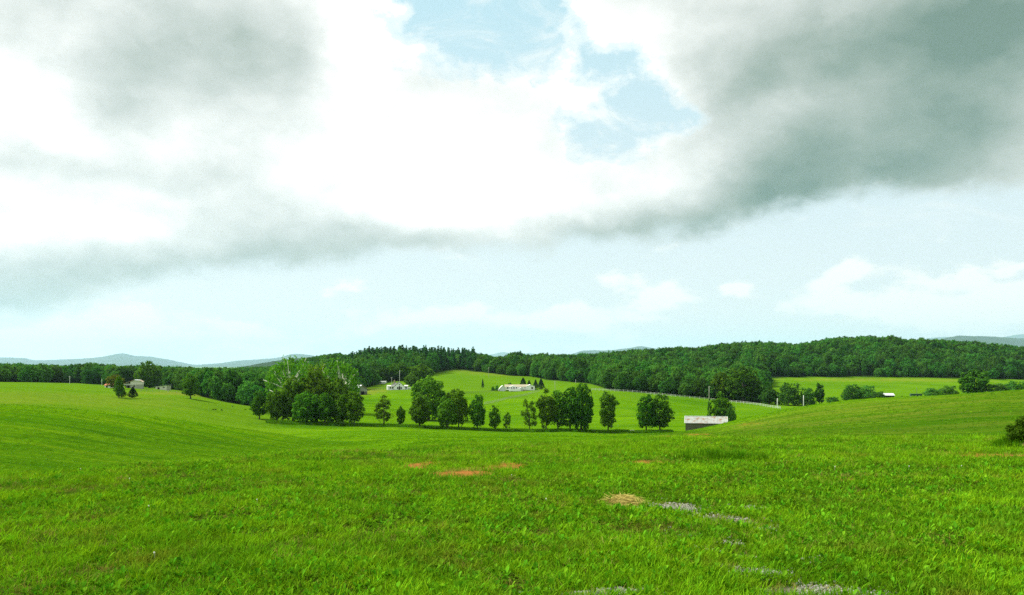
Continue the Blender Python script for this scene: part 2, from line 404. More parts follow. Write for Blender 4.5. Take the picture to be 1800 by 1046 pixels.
M = {}
M['oak'] = leaf_mat('oak_leaf', (.024, .095, .006), (.115, .255, .018))
M['dark'] = leaf_mat('dark_leaf', (.022, .082, .006), (.092, .205, .014))
M['wood'] = leaf_mat('woodland_leaf', (.022, .095, .014), (.078, .215, .026), objvar=.45)
M['pine'] = leaf_mat('pine_needle', (.014, .080, .020), (.048, .160, .032))
M['cedar'] = leaf_mat('cedar_needle', (.010, .032, .012), (.020, .058, .018), trans=.1)
M['syc'] = leaf_mat('sycamore_leaf', (.060, .175, .006), (.145, .315, .013), objvar=.06)
M['tawny'] = leaf_mat('tawny_leaf', (.07, .12, .01), (.16, .19, .02), objvar=.05)
M['bark'] = surf('bark', (.07, .062, .045), .95, 4, .4, stretch=(3, 3, .6))
M['palebark'] = surf('pale_bark', (.62, .63, .50), .8, 2.0, .25, second=(.34, .34, .24), thr=(.55, .7))
M['white'] = surf('white_paint', (.82, .84, .80), .6, 2, .08)
M['greywhite'] = surf('faded_white_board', (.52, .55, .48), .8, 2, .2)
M['cream'] = surf('cream_wall', (.62, .62, .50), .7, 1.5, .12)
M['block'] = surf('grey_block_wall', (.33, .36, .27), .9, 2, .2)
M['board'] = surf('weathered_board', (.115, .112, .076), .95, 3.0, .55, stretch=(2.5, 2.5, .25))
M['silverboard'] = surf('silver_weathered_board', (.24, .27, .20), .95, 3.0, .4, stretch=(2.5, 2.5, .25))
M['tin'] = surf('galvanised_tin', (.52, .57, .55), .7, 2.5, .15)
M['rusttin'] = surf('rusting_tin', (.31, .335, .30), .8, 1.3, .25, second=(.24, .12, .045), thr=(.52, .68))
M['rustroof'] = surf('rusted_roof', (.34, .24, .14), .8, 1.2, .3, second=(.42, .34, .24))
M['redroof'] = surf('red_roof', (.36, .11, .05), .8, 2, .2)
M['brownroof'] = surf('brown_shingle', (.33, .30, .20), .9, 3, .2)
M['darkroof'] = surf('dark_shingle', (.055, .055, .04), .9, 3, .2)
M['glass'] = surf('window_glass', (.02, .03, .035), .08, 2, .1, spec=.6)
M['hole'] = surf('dark_interior', (.018, .015, .012), .95, 2, .3)
M['brick'] = surf('brick_skirt', (.38, .30, .16), .9, 3, .2)
M['pole'] = surf('pole_wood', (.30, .31, .24), .9, 2, .25, stretch=(3, 3, .3))
M['darkpole'] = surf('dark_pole_wood', (.10, .11, .08), .9, 2, .25)
M['fence'] = surf('fence_board', (.46, .50, .43), .85, 3, .25)
M['concrete'] = surf('concrete', (.50, .52, .46), .9, 3, .2)
M['greenpaint'] = surf('dark_green_paint', (.03, .085, .045), .7, 2, .15)
M['straw'] = leaf_mat('dry_straw', (.26, .21, .05), (.52, .44, .13), trans=.1, objvar=.02, tcol=(1, 1, .8))
M['grass'] = leaf_mat('grass_blade', (.060, .190, .003), (.195, .395, .009), trans=.28, objvar=.38, tcol=(1.2, 1.1, .5), patchy=.8)
M['weed'] = leaf_mat('weed_leaf', (.042, .160, .004), (.130, .315, .011), trans=.28, objvar=.3, patchy=.5)
M['rank'] = leaf_mat('rank_grass', (.040, .130, .004), (.095, .235, .006), trans=.3, objvar=.2)
M['drygrass'] = leaf_mat('dry_grass_blade', (.16, .17, .03), (.34, .30, .07), trans=.3, objvar=.2, tcol=(1, 1, .7))
M['petal'] = surf('clover_flower', (.66, .68, .58), .7, 3, .1)
M['stone'] = surf('gravel_stone', (.23, .235, .19), .9, 2, .45)
M["cow"] = leaf_mat("dark_weed", (.012, .022, .006), (.03, .045, .012), trans=.1)
M["bankearth"] = surf("bank_earth", (.05, .075, .012), .95, 3, .4, second=(.26, .12, .04), thr=(.52, .66))

# ------------------------------------------------------------------ ground: one sheet out to the horizon
FRONT = [(-400, 672), (0, 671.5), (120, 673), (180, 676.5), (250, 680), (300, 684), (335, 689), (360, 699), (400, 708), (440, 714), (470, 716), (560, 715), (625, 690), (640, 683), (665, 675), (690, 670),
         (730, 664), (765, 656), (800, 649.5), (830, 653), (860, 656), (900, 661), (935, 661), (960, 668), (1000, 671), (1040, 675), (1075, 686.5), (1140, 691), (1200, 697), (1300, 706), (1338, 709), (1341, 664), (1450, 663), (1560, 663), (1690, 665), (1760, 667), (2200, 668)]
_fp = np.arange(-400, 2201, 8.0)
_fr = np.interp(_fp, [a for a, b in FRONT], [b for a, b in FRONT])
_fd = np.array([hit(min(max(a, -150), 1950), b, 230)[1] for a, b in zip(_fp, _fr)])
def wood_edge(px): return np.interp(px, _fp, _fd)

PATCH = {'clay': [], 'dry': [], 'gravel': [], 'lush': []}
def patch(kind, px, row, rx, ry, w=1.0):
    c = hit(px, row); a, b = hit(px, row - ry), hit(px, row + ry)
    dy = abs(a[1] - b[1]) / 2
    PATCH[kind].append((c[0], c[1], rx / F * c[1], min(max(dy, .12), 60.0), w))
for q in ((742, 819, 34, 8), (700, 822, 60, 2.5, .55), (815, 829, 58, 8), (888, 823, 50, 8), (850, 826, 90, 4, .6), (1130, 814, 60, 4, .5), (1238, 768, 20, 4, .45), (1225, 764, 14, 3, .4), (1318, 745, 20, 4, .25), (1480, 842, 24, 3, .5), (1760, 800, 110, 4, 1.0), (1620, 798, 60, 2.5, .5),
          (1700, 799, 70, 2.5, .6), (960, 786, 30, 2, .4)): patch('clay', *q)
for q in ((1660, 728, 110, 14), (1540, 738, 80, 10, .8), (1430, 748, 90, 12, .8), (1350, 750, 60, 12, .8), (1720, 745, 90, 16, .9), (1600, 760, 140, 8, .8), (330, 694, 55, 6, .5), (640, 690, 40, 6, .6), (870, 655, 90, 6, .35),
          (1560, 668, 200, 3, .5), (120, 700, 200, 14, .25), (1240, 765, 60, 10, .6), (950, 787, 60, 2, .5), (1060, 800, 60, 4, .4), (1100, 815, 80, 3, .5), (1400, 760, 120, 8, .5), (690, 840, 150, 8, .25), (1000, 850, 200, 9, .25), (1150, 930, 200, 20, .3)): patch('dry', *q)
for q in ((1180, 889, 40, 6, .9), (1215, 896, 26, 5, .9), (1255, 912, 30, 6, .9), (1300, 918, 36, 7, 1), (1345, 930, 30, 5, .8), (1325, 893, 22, 4, .7), (1290, 955, 16, 7, .9), (1305, 975, 40, 5, .7), (1220, 940, 24, 4, .5), (1345, 1008, 50, 7, 1), (1300, 1003, 30, 6, .8), (1240, 965, 30, 4, .5),
          (1010, 1046, 60, 7, 1), (1090, 1042, 40, 7, 1), (1380, 1041, 50, 8, 1), (1450, 1039, 80, 11, 1), (1530, 1043, 50, 7, .9), (1340, 1043, 40, 6, .8), (1060, 1045, 70, 7, 1), (1420, 985, 30, 4, .4), (1390, 1010, 30, 4, .5), (1150, 960, 26, 4, .4), (1180, 935, 20, 4, .5)): patch('gravel', *q)
for q in ((900, 757, 260, 2.5, .8), (1140, 762, 36, 3, 1), (540, 748, 90, 4, .8), (250, 702, 40, 3, .3), (120, 812, 300, 22, .8), (380, 795, 260, 16, .7), (520, 790, 120, 8, .6), (1500, 758, 260, 10, .7), (1330, 757, 80, 8, .5), (60, 770, 260, 16, .4)): patch('lush', *q)  # darker sward painted as shade below trees, in the ditch and on lower slopes
def mask(kind, x, y):
    o = np.zeros_like(x)
    wx = (fbm(x * 1.3, y * 1.3, 31, 3) - .5) * 1.1; wy = (fbm(x * 1.3, y * 1.3, 47, 3) - .5) * 1.1
    for cx, cy, ax, ay, w in PATCH[kind]:
        s = 1 + 0 * cx
        e = np.hypot((x - cx) / ax + wx, (y - cy) / ay + wy)
        o = np.maximum(o, w * (1 - sstep(.45, 1.25, e)))
    return o

def build_ground():
    th = np.concatenate([np.arange(-180, -42, 3.0), np.arange(-42, 42.01, 0.2), np.arange(45, 180, 3.0)])
    rr = np.concatenate([[0.0], np.exp(np.linspace(math.log(1.0), math.log(1600), 440)), np.exp(np.linspace(math.log(1700), math.log(54000), 30))])
    T, RR = np.meshgrid(R(1) * th, rr)
    X, Yv = RR * np.sin(T), RR * np.cos(T)
    Z = H(X, Yv)
    n, k = len(th), len(rr)
    v = np.stack([X, Yv, Z], -1).reshape(-1, 3)
    i, j = np.meshgrid(np.arange(k - 1), np.arange(n), indexing='ij')
    j2 = (j + 1) % n
    f = np.stack([i * n + j, i * n + j2, (i + 1) * n + j2, (i + 1) * n + j], -1).reshape(-1, 4)
    f = f[:, ::-1].copy()
    x, y = v[:, 0], v[:, 1]
    d = np.maximum(y, .5); px = CX + F * x / d
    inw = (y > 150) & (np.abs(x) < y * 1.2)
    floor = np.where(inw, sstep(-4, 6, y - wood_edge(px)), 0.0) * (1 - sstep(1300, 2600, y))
    near = 1 - sstep(16, 42, np.hypot(x, y))
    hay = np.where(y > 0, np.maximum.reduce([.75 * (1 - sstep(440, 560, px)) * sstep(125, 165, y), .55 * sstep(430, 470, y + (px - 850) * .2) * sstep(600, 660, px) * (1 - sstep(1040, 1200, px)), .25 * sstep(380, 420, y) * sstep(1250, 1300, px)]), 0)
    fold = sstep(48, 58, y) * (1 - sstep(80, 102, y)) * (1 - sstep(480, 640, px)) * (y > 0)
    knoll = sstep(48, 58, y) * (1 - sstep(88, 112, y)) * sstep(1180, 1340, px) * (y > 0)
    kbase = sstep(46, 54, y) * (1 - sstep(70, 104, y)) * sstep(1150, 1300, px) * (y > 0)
    lush = np.maximum.reduce([.95 * kbase, mask('lush', x, y), .50 * fold, .55 * knoll]); dryv = np.maximum(mask('dry', x, y), .48 * knoll) * (1 - .35 * kbase)  # shade of the lower slopes is put into the sward colour
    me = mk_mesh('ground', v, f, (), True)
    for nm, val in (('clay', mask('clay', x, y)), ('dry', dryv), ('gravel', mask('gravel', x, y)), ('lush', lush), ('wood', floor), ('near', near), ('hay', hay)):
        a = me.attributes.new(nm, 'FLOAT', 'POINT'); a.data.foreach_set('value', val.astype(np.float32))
    m, B = new_mat('meadow_ground')
    def at(n): return B.new('ShaderNodeAttribute', attribute_name=n).outputs['Fac']
    g = B.new('ShaderNodeNewGeometry'); pos = g.outputs['Position']
    flat = B.vm('MULTIPLY', pos, (1, 1, 0))
    def rot(a):
        mp = B.new('ShaderNodeMapping'); B.put(mp.inputs['Vector'], flat); mp.inputs['Rotation'].default_value = (0, 0, R(a)); return mp.outputs[0]
    big = B.noise(flat, .018, 4, .55); mid = B.noise(flat, .22, 5, .6); fine = B.noise(flat, 3.2, 5, .7)
    streak = B.noise(B.vm('MULTIPLY', rot(20), (.05, .75, 1)), 1.0, 6, .65, .4)
    broad = B.noise(B.vm('MULTIPLY', rot(14), (.022, .16, 1)), 1.0, 5, .6, .5)
    streak2 = B.noise(B.vm('MULTIPLY', rot(4), (.045, .60, 1)), 1.0, 6, .65, .4)
    fs = B.noise(B.vm('MULTIPLY', flat, (1.6, .5, 1)), 1.0, 5, .7)
    c = B.mix(B.mapr(big, .35, .65), (.058, .165, .002), (.105, .230, .003))
    c = B.mix(B.mapr(mid, .38, .72, 0, .55), c, (.040, .125, .003))
    c = B.mix(B.mapr(streak, .50, .70, 0, .6), c, (.150, .225, .006))
    c = B.mix(B.mapr(streak, .47, .30, 0, .75), c, (.026, .085, .002))
    c = B.mix(B.mapr(broad, .48, .34, 0, .7), c, (.036, .105, .002))
    c = B.mix(B.mapr(broad, .54, .70, 0, .45), c, (.135, .245, .004))
    f2 = B.m('ADD', B.mapr(fine, .3, .7, .62, 1.34), B.mapr(fs, .3, .7, -.16, .16))
    c = B.vm('MULTIPLY', c, B.comb(f2, f2, f2))
    c = B.mix(B.m('MULTIPLY', at('hay'), .75), c, B.mix(B.mapr(mid, .35, .65), (.066, .145, .005), (.100, .185, .008)))
    dry = at('dry')
    ds = B.m('MULTIPLY', B.mapr(streak2, .41, .58), dry)
    c = B.mix(B.m('MULTIPLY', ds, .85), c, B.mix(fine, (.16, .155, .02), (.34, .25, .06)))
    c = B.mix(B.m('MULTIPLY', dry, .25), c, (.15, .19, .02))
    c = B.mix(B.m('MULTIPLY', at('lush'), B.mapr(streak, .65, .35, .45, .9)), c, (.024, .080, .003))  # dark green standing in for slope, tree and ditch shade
    c = B.mix(B.m('MULTIPLY', at('near'), .75), c, B.mix(B.mapr(B.noise(flat, 1.1, 5, .65), .35, .65), (.010, .028, .002), (.042, .036, .010)))
    cl = B.mapr(B.m('ADD', at('clay'), B.m('MULTIPLY_ADD', B.noise(flat, 2.6, 7, .75), 2.0, -1.0)), .22, .5)
    c = B.mix(cl, c, B.mix(B.noise(flat, 6, 5, .7), (.20, .070, .014), (.40, .18, .050)))
    gr = B.mapr(B.m('ADD', at('gravel'), B.m('MULTIPLY_ADD', B.noise(flat, 4, 6, .75), 2.2, -1.1)), .50, 1.1)
    c = B.mix(gr, c, B.mix(B.noise(flat, 40, 4, .7), (.07, .065, .04), (.24, .23, .18)))
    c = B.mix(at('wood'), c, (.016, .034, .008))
    p = B.new('ShaderNodeBsdfPrincipled'); B.put(p.inputs['Base Color'], c)
    p.inputs['Roughness'].default_value = 1; p.inputs['Specular IOR Level'].default_value = 0
    bp = B.new('ShaderNodeBump'); bp.inputs['Strength'].default_value = .55; bp.inputs['Distance'].default_value = .25
    B.put(bp.inputs['Height'], B.m('ADD', B.m('ADD', fine, B.m('MULTIPLY', streak, .8)), B.noise(flat, 14, 4, .7))); B.l.new(bp.outputs[0], p.inputs['Normal'])
    finish(B, p.outputs[0])
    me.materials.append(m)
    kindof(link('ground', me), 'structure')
build_ground()

# ------------------------------------------------------------------ far mountains
def mountain(D, ridge, depth, seed, mat):
    px = np.linspace(ridge[0][0], ridge[-1][0], 160)
    row = pchip([a for a, b in ridge], [b for a, b in ridge], px)
    t = np.linspace(-1, 1, 25)
    v = []
    for s in t:
        yy = D + s * depth
        xx = (px - CX) / F * yy
        crest = (HY - row) / F * D
        base = -90.0
        prof = (1 - abs(s)) ** 1.15
        z = base + (crest - base) * prof
        fq = max(D / 9000., .4)
        z = z + (fbm(xx / (420. * fq), np.full_like(xx, yy) / (420. * fq) + seed, seed, 4) - .5) * (crest - base) * .55 * (abs(s) ** .6) * (1 - abs(s)) * 2
        z = z + (fbm(xx / (60. * fq), np.full_like(xx, yy / (60. * fq)), seed + 3, 3) - .5) * 9 * fq * (1 - abs(s))
        v.append(np.stack([xx, np.full_like(xx, yy), z], -1))
    n, k = 160, 25
    v = np.array(v).reshape(-1, 3)
    i, j = np.meshgrid(np.arange(k - 1), np.arange(n - 1), indexing='ij')
    f = np.stack([i * n + j, i * n + j + 1, (i + 1) * n + j + 1, (i + 1) * n + j], -1).reshape(-1, 4)
    kindof(link('mountain', mk_mesh('mountain', v, f, (mat,), True)), 'structure')
M['mount'] = surf('mountain_forest', (.030, .062, .030), 1, .0015, .35, spec=.0)
mountain(27000, [(-400, 636), (-150, 631), (0, 628), (40, 629), (62, 633), (100, 632), (150, 630), (180, 627), (215, 621), (235, 625), (265, 627), (290, 631), (320, 637), (345, 641), (380, 639), (420, 634), (450, 632), (480, 630), (520, 622), (560, 627), (620, 645)], 6000, 3, M['mount'])
mountain(3200, [(380, 652), (440, 642), (480, 635), (520, 630), (545, 628), (600, 633), (660, 645)], 700, 9, M['mount'])
mountain(44000, [(780, 640), (820, 632), (860, 624), (885, 619), (905, 624), (930, 621), (965, 627), (1010, 634), (1060, 640)], 7000, 5, M['mount'])
mountain(24000, [(950, 640), (980, 629), (1010, 621), (1030, 616), (1060, 616), (1090, 614), (1110, 611), (1126, 609), (1150, 612), (1200, 618), (1280, 630)], 5000, 13, M['mount'])
mountain(15000, [(1590, 612), (1640, 600), (1690, 590), (1720, 591), (1750, 592), (1800, 595), (1900, 596), (2100, 610)], 3500, 17, M['mount'])
mountain(38000, [(1560, 606), (1620, 597), (1660, 592), (1700, 596), (1760, 593), (1790, 588), (1860, 585), (2000, 596), (2150, 610)], 7000, 21, M['mount'])

# ------------------------------------------------------------------ haze
hz = MB().box((0, 17000, 700), (110000, 80000, 1700)).mesh('haze')
hm = bpy.data.materials.new('haze'); hm.use_nodes = True; hm.node_tree.nodes.clear()
_B = NB(hm.node_tree)
pv = _B.new('ShaderNodeVolumePrincipled'); pv.inputs['Color'].default_value = (.54, .79, .99, 1); pv.inputs['Density'].default_value = 2.6e-5; pv.inputs['Anisotropy'].default_value = 0.2
_o = _B.new('ShaderNodeOutputMaterial'); _B.l.new(pv.outputs[0], _o.inputs['Volume'])
hz.materials.append(hm)
kindof(link('haze', hz), 'stuff')

# ------------------------------------------------------------------ trees: crowns of small leaf sprays gathered in clumps on limbs, nominal size 12 m high, W wide
def unit(v): return v / (np.linalg.norm(v, axis=-1, keepdims=True) + 1e-9)
def leaf_quads(c, nrm, size, g, asp=.62):
    n = len(c)
    a = unit(np.cross(nrm, unit(g.normal(size=(n, 3)))))
    b = np.cross(nrm, a)
    s = size[:, None]
    bend = nrm * s * .18
    v = np.stack([c + a * s - bend, c + b * s * asp + bend * .5, c - a * s - bend, c - b * s * asp + bend * .5], 1).reshape(-1, 3)
    return v, np.arange(n * 4, dtype=np.int32).reshape(n, 4)
def make_tree(seed, kind, nleaf=2600, leaf=.42):
    g = np.random.default_rng(seed)
    H0 = 12.0
    W0 = {'oak': 11, 'oval': 7.0, 'open': 6.5, 'syc': 13, 'pine': 4.2, 'bush': 12, 'small': 7, 'wide': 13}[kind]
    zc, rz, nl, lr, lo = {'oak': (6.5, 5.4, 74, .118, -.9), 'oval': (6.7, 5.3, 56, .145, -.95), 'open': (7.0, 4.8, 30, .125, -.9), 'syc': (7.2, 4.7, 44, .108, -.75), 'pine': (7.4, 4.5, 22, .30, -1),
                          'bush': (5.2, 6.4, 40, .17, -.66), 'small': (6.6, 5.2, 34, .16, -.95), 'wide': (6.4, 5.4, 44, .145, -.8)}[kind]
    rx = W0 / 2
    lobes = []; tries = 0
    while len(lobes) < nl and tries < 4000:
        tries += 1
        d = unit(g.normal(size=3))
        if d[2] < lo: continue
        fr = g.uniform(.45, .95) ** .6 * (1 - lr * .75)
        fr *= g.uniform(.74, 1.16) * (1 + .17 * math.sin(3 * math.atan2(d[1], d[0]) + seed * 1.7) * (1 - abs(d[2])))
        prof = 1.0
        if kind in ('oval', 'small', 'open'): prof = 1.0 - .35 * max(d[2], 0) ** 2 + .08 * g.normal()
        p = np.array([d[0] * rx * fr * prof, d[1] * rx * fr * prof, zc + d[2] * rz * fr])
        r = lr * W0 * g.uniform(.62, 1.18)
        if kind == 'pine':
            t = g.uniform(0, 1); p = np.array([g.normal() * .5 * (1.1 - t), g.normal() * .5 * (1.1 - t), 3.2 + t * 8.2]); r = (1.5 - .95 * t) * g.uniform(.6, 1.1)
        if any(np.linalg.norm((p - q) / (1, 1, 1.1)) < .55 * (r + s) for q, s in lobes) and tries < 2500: continue
        lobes.append((p, r))
    rs = np.array([r for _, r in lobes]); share = rs ** 2 / (rs ** 2).sum()
    vs, ns, cs = [], [], []
    cc = np.array([0., 0., zc])
    for (p, r), s in zip(lobes, share):
        k = max(int(nleaf * s), 12)
        out = unit(p - cc)
        d = unit(g.normal(size=(k, 3)) + out * .55 + np.array([0, 0, .25]))
        bump = 1 + .28 * np.sin(d[:, 0] * 5 + seed) * np.sin(d[:, 1] * 5 + r * 9) + .12 * g.normal(size=k)
        rad = r * (.55 + .5 * g.uniform(0, 1, k) ** .6) * bump
        c = p + d * rad[:, None] * np.array([1, 1, .82])
        nn = unit(d * 1.0 + g.normal(size=(k, 3)) * .55 + np.array([0, 0, .2]))
        cs.append(c); ns.append(nn)
    # loose sprays outside the clumps
    k = nleaf // 9
    d = unit(g.normal(size=(k, 3))); c = cc + d * np.array([rx, rx, rz]) * g.uniform(.55, 1.02, k)[:, None]
    if kind != 'pine':
        ok = d[:, 2] > lo; cs.append(c[ok]); ns.append(unit(d[ok] + g.normal(size=(ok.sum(), 3)) * .8))
    c = np.concatenate(cs); n = np.concatenate(ns)
    zb = np.percentile(c[:, 2], 1.5); zt = np.percentile(c[:, 2], 99.7); zl = {'open': 2.2, 'small': 1.9, 'syc': 3.0, 'bush': .2, 'pine': 2.5, 'oval': 1.9, 'oak': 1.3}.get(kind, 1.0)
    fz = lambda q: np.concatenate([q[..., :2], (zl + (q[..., 2:] - zb) / (zt - zb) * (12.0 - zl))], -1)
    kx = (W0 / 2) / np.percentile(np.hypot(c[:, 0], c[:, 1]), 98.5)
    c = fz(c) * np.array([kx, kx, 1]); lobes = [(fz(p) * np.array([kx, kx, 1]), r) for p, r in lobes]; cc = fz(cc)
    sz = leaf * g.uniform(.55, 1.25, len(c))
    v, f = leaf_quads(c, n, sz, g)
    # trunk and limbs
    b = MB()
    lean = g.normal(size=2) * .35
    zt = {'pine': 11, 'bush': 3.0}.get(kind, 7.2)
    r0 = {'oak': .42, 'wide': .45, 'syc': .40, 'bush': .25, 'pine': .24}.get(kind, .24)
    tr = [np.array([lean[0] * t ** 1.5, lean[1] * t ** 1.5, -.5 + t * (zt + .5)]) for t in np.linspace(0, 1, 6)]
    b.tube(tr, [r0 * 1.35] + [r0 * (1 - .75 * t) for t in np.linspace(.1, 1, 5)], 7)
    order = g.permutation(len(lobes))[:{'syc': 22, 'pine': 0}.get(kind, 9)]
    for q in order:
        p, r = lobes[q]
        t = g.uniform(.35, .85); s = np.array([lean[0] * t ** 1.5, lean[1] * t ** 1.5, -.5 + t * (zt + .5)])
        if p[2] < s[2]: s = tr[2]
        mid = s * .5 + p * .5 + np.array([0, 0, -.25]) + g.normal(size=3) * .2
        rr = r0 * {'syc': .75}.get(kind, .36)
        b.tube([s, mid, p + (p - cc) * (.30 if kind == 'syc' else 0)], [rr, rr * .7, rr * .22], 5)
    return (v, f), b, W0
def make_cedar(seed, nleaf=1500):
    g = np.random.default_rng(seed); W0, H0 = 6.0, 12.0
    t = g.uniform(0, 1, nleaf) ** .8; a = g.uniform(0, 2 * math.pi, nleaf)
    prof = np.minimum(1, (1 - t) ** .75 * 1.25) * np.minimum(1, .55 + t * 4)
    rr = W0 / 2 * prof * (.82 + .2 * np.sin(a * 3 + t * 9 + seed) * np.sin(t * 14 + a) + .1 * g.normal(size=nleaf))
    c = np.stack([rr * np.cos(a), rr * np.sin(a), .9 + t * 11.1], -1)
    n = unit(np.stack([np.cos(a), np.sin(a), np.full(nleaf, .5)], -1) + g.normal(size=(nleaf, 3)) * .5)
    v, f = leaf_quads(c, n, .42 * g.uniform(.6, 1.2, nleaf), g)
    b = MB().tube([(0, 0, -.5), (0, 0, 4), (0, 0, 10)], [.3, .22, .05], 6)
    return (v, f), b, W0
PROTO = {}
def proto(key, kind, seeds, mat, bark='bark', nleaf=2600, leaf=.42):
    L = []
    for s in seeds:
        (v, f), b, W0 = make_cedar(s, nleaf) if kind == 'cedar' else make_tree(s, kind, nleaf, leaf)
        cm = mk_mesh(key + '_crown', v, f, (M[mat],)); tm = b.mesh(key + '_trunk', M[bark], smooth=True)
        L.append((cm, tm, W0))
    PROTO[key] = L
proto('oak', 'oak', (1, 2, 3), 'oak', nleaf=4200, leaf=.40)
proto('darkoak', 'oak', (4, 5), 'dark', nleaf=4200, leaf=.40)
proto('oval', 'oval', (11, 12, 13, 14, 15), 'oak', nleaf=3000, leaf=.34)
proto('darkoval', 'oval', (16, 17, 18), 'dark', nleaf=3000, leaf=.34)
proto('open', 'open', (21, 22, 23), 'oak', nleaf=1500, leaf=.32)
proto('small', 'small', (31, 32, 33), 'oak', nleaf=1800, leaf=.42)
proto('syc', 'syc', (41, 42, 43), 'syc', 'palebark', nleaf=2700, leaf=.34)
proto('pine', 'pine', (51, 52, 53), 'pine', nleaf=900, leaf=.42)
proto('cedar', 'cedar', (61, 62, 63), 'cedar', nleaf=1500)
proto('bush', 'bush', (71, 72, 73), 'wood', nleaf=2600, leaf=.46)
proto('tawny', 'oak', (81,), 'tawny', nleaf=2200, leaf=.45)
proto('wood', 'wide', (91, 92, 93, 94, 95), 'wood', nleaf=2400, leaf=.55)
proto('woodtall', 'oval', (96, 97, 98), 'wood', nleaf=1500, leaf=.5)

_cyc = {}
def tree(key, base, h, w, label, group=None, name='broadleaf_tree', cat='tree', rz=None, lean=None, var=None):
    L = PROTO[key]; i = _cyc.get(key, 0) if var is None else var; _cyc[key] = i + 1
    cm, tm, W0 = L[i % len(L)]
    o = thing(name, label, cat, base, rng.uniform(0, 6.28) if rz is None else rz, group)
    o.scale = (w / W0, w / W0, h / 12.0)
    if lean is not None: o.rotation_euler[1] = lean; o.rotation_euler[2] = 0
    link('crown', cm, o); link('trunk', tm, o)
    return o
def row_tree(key, px, d, top, wpx, label, base=None, **kw):
    p = P3(px, d) if base is None else hit(px, base, 150)
    h = -(top - HY) / F * p[1] - p[2]
    return tree(key, p, max(h, 1.5), wpx / F * p[1], label, **kw)

ROWG = 'trees along the creek in the valley'
for a in (
    ('darkoval', 456, 250, 688, 33, 'lone round tree standing apart, just off the end of the big dark clump'),
    ('open', 675, 240, 695, 37, 'small open tree with a clear stem, first in the row past the dark clump'),
    ('small', 704, 240, 714, 19, 'little sapling between the open tree and the bushy spreading tree'),
    ('darkoval', 738, 237, 697, 48, 'bushy spreading tree in front of the tallest tree behind the creek row'),
    ('oak', 786, 238, 698, 40, 'bushy low tree beside the taller multi stemmed tree in the creek row'),
    ('oval', 806, 240, 684, 38, 'taller multi stemmed tree beside the low bushy one in the creek row'),
    ('darkoval', 839, 238, 695, 33, 'dark upright tree with a pale bare stem, before the gap in the row'),
    ('small', 870, 240, 713, 24, 'small egg shaped tree alone in the middle of the gap in the row'),
    ('open', 891, 240, 725, 17, 'smallest scrawny sapling in the row, beside the egg shaped tree'),
    ('open', 931, 241, 701, 32, 'thin young tree with gaps in its crown, at the edge of the dense group'),
    ('oval', 960, 243, 684, 36, 'slim leafy tree on the outer side of the dense group in the row'),
    ('oval', 981, 246, 687, 38, 'multi stemmed tree inside the dense group, thin trunks showing below'),
    ('oval', 1002, 245, 682, 44, 'broad pale trunked tree in the middle of the dense group'),
    ('darkoak', 1022, 243, 676, 52, 'dark heavy tree ending the dense group, thick black trunk'),
    ('oval', 1069, 246, 689, 38, 'single slim tree on a bare stem between the dense group and the twin trees'),
    ('oval', 1136, 243, 694, 42, 'twin tree with the bent stem, on the ditch bank near the tin roofed barn'),
    ('darkoval', 1160, 244, 693, 48, 'fuller twin tree with a slanting trunk, nearest the tin roofed barn')):
    row_tree(*a, group=ROWG)
for a in (
    ('oak', 753, 285, 663, 70, 'tallest tree behind the creek row, broad mid green crown'),
    ('oak', 795, 290, 686, 44, 'rounded tree half hidden behind the multi stemmed tree of the creek row'),
    ('oval', 1268, 262, 690, 40, 'tree rising behind the tin roofed barn'),
    ('bush', 1284, 258, 713, 22, 'low bushy tree at the end of the barn roof'),
    ('open', 1247, 262, 700, 10, 'thin pale sapling behind the barn roof')):
    row_tree(*a)
CL = 'trees of the dark clump in the valley'
for a in (
    ('oak', 486, 246, 686, 42, 'rounded outer tree of the dark clump, nearest the lone round tree'),
    ('darkoak', 516, 250, 664, 66, 'tall dark tree in the dark clump, below the first pale sycamore'),
    ('darkoak', 556, 252, 655, 78, 'highest dark crown in the middle of the clump'),
    ('darkoak', 592, 250, 666, 62, 'broad dark tree of the clump below the second pale sycamore'),
    ('oak', 540, 240, 690, 60, 'low leafy tree at the front of the clump, foliage to the ground'),
    ('darkoval', 571, 239, 692, 44, 'dark tree at the front of the clump with thin pale stems beneath'),
    ('darkoval', 603, 239, 694, 36, 'front tree of the clump with a dark stem standing clear'),
    ('oval', 622, 238, 689, 38, 'outermost tree of the clump, single trunk clear at its foot, nearest the grey barn')):
    row_tree(*a, group=CL)
row_tree('syc', 508, 300, 628, 84, 'pale sycamore with white limbs showing, over the outer end of the clump', group='pale sycamores', name='sycamore_tree')
row_tree('syc', 602, 305, 632, 78, 'pale sycamore with forking white limbs, beside the grey barn', group='pale sycamores', name='sycamore_tree')
row_tree('syc', 556, 320, 640, 60, 'light green sycamore half hidden between the two white limbed ones', group='pale sycamores', name='sycamore_tree')
for a in (
    ('oval', 209, None, 662, 18, 'spindly green tree overlapping the dark cedar before the farm barn'),
    ('oak', 201, None, 659, 30, 'golden tinted rounded tree between the white shed and the barn'),
    ('darkoak', 263, None, 635, 50, 'big dark tree rising behind the farm barn'),
    ('darkoval', 335, None, 657, 34, 'single round tree standing in front of the wood, clear trunk in the meadow')):
    k, px, _, top, w, lab = a
    base = {209: 700, 201: 683, 263: 682, 335: 701}[px]
    row_tree('tawny' if px == 201 else k, px, None, top, w, lab, base=base)
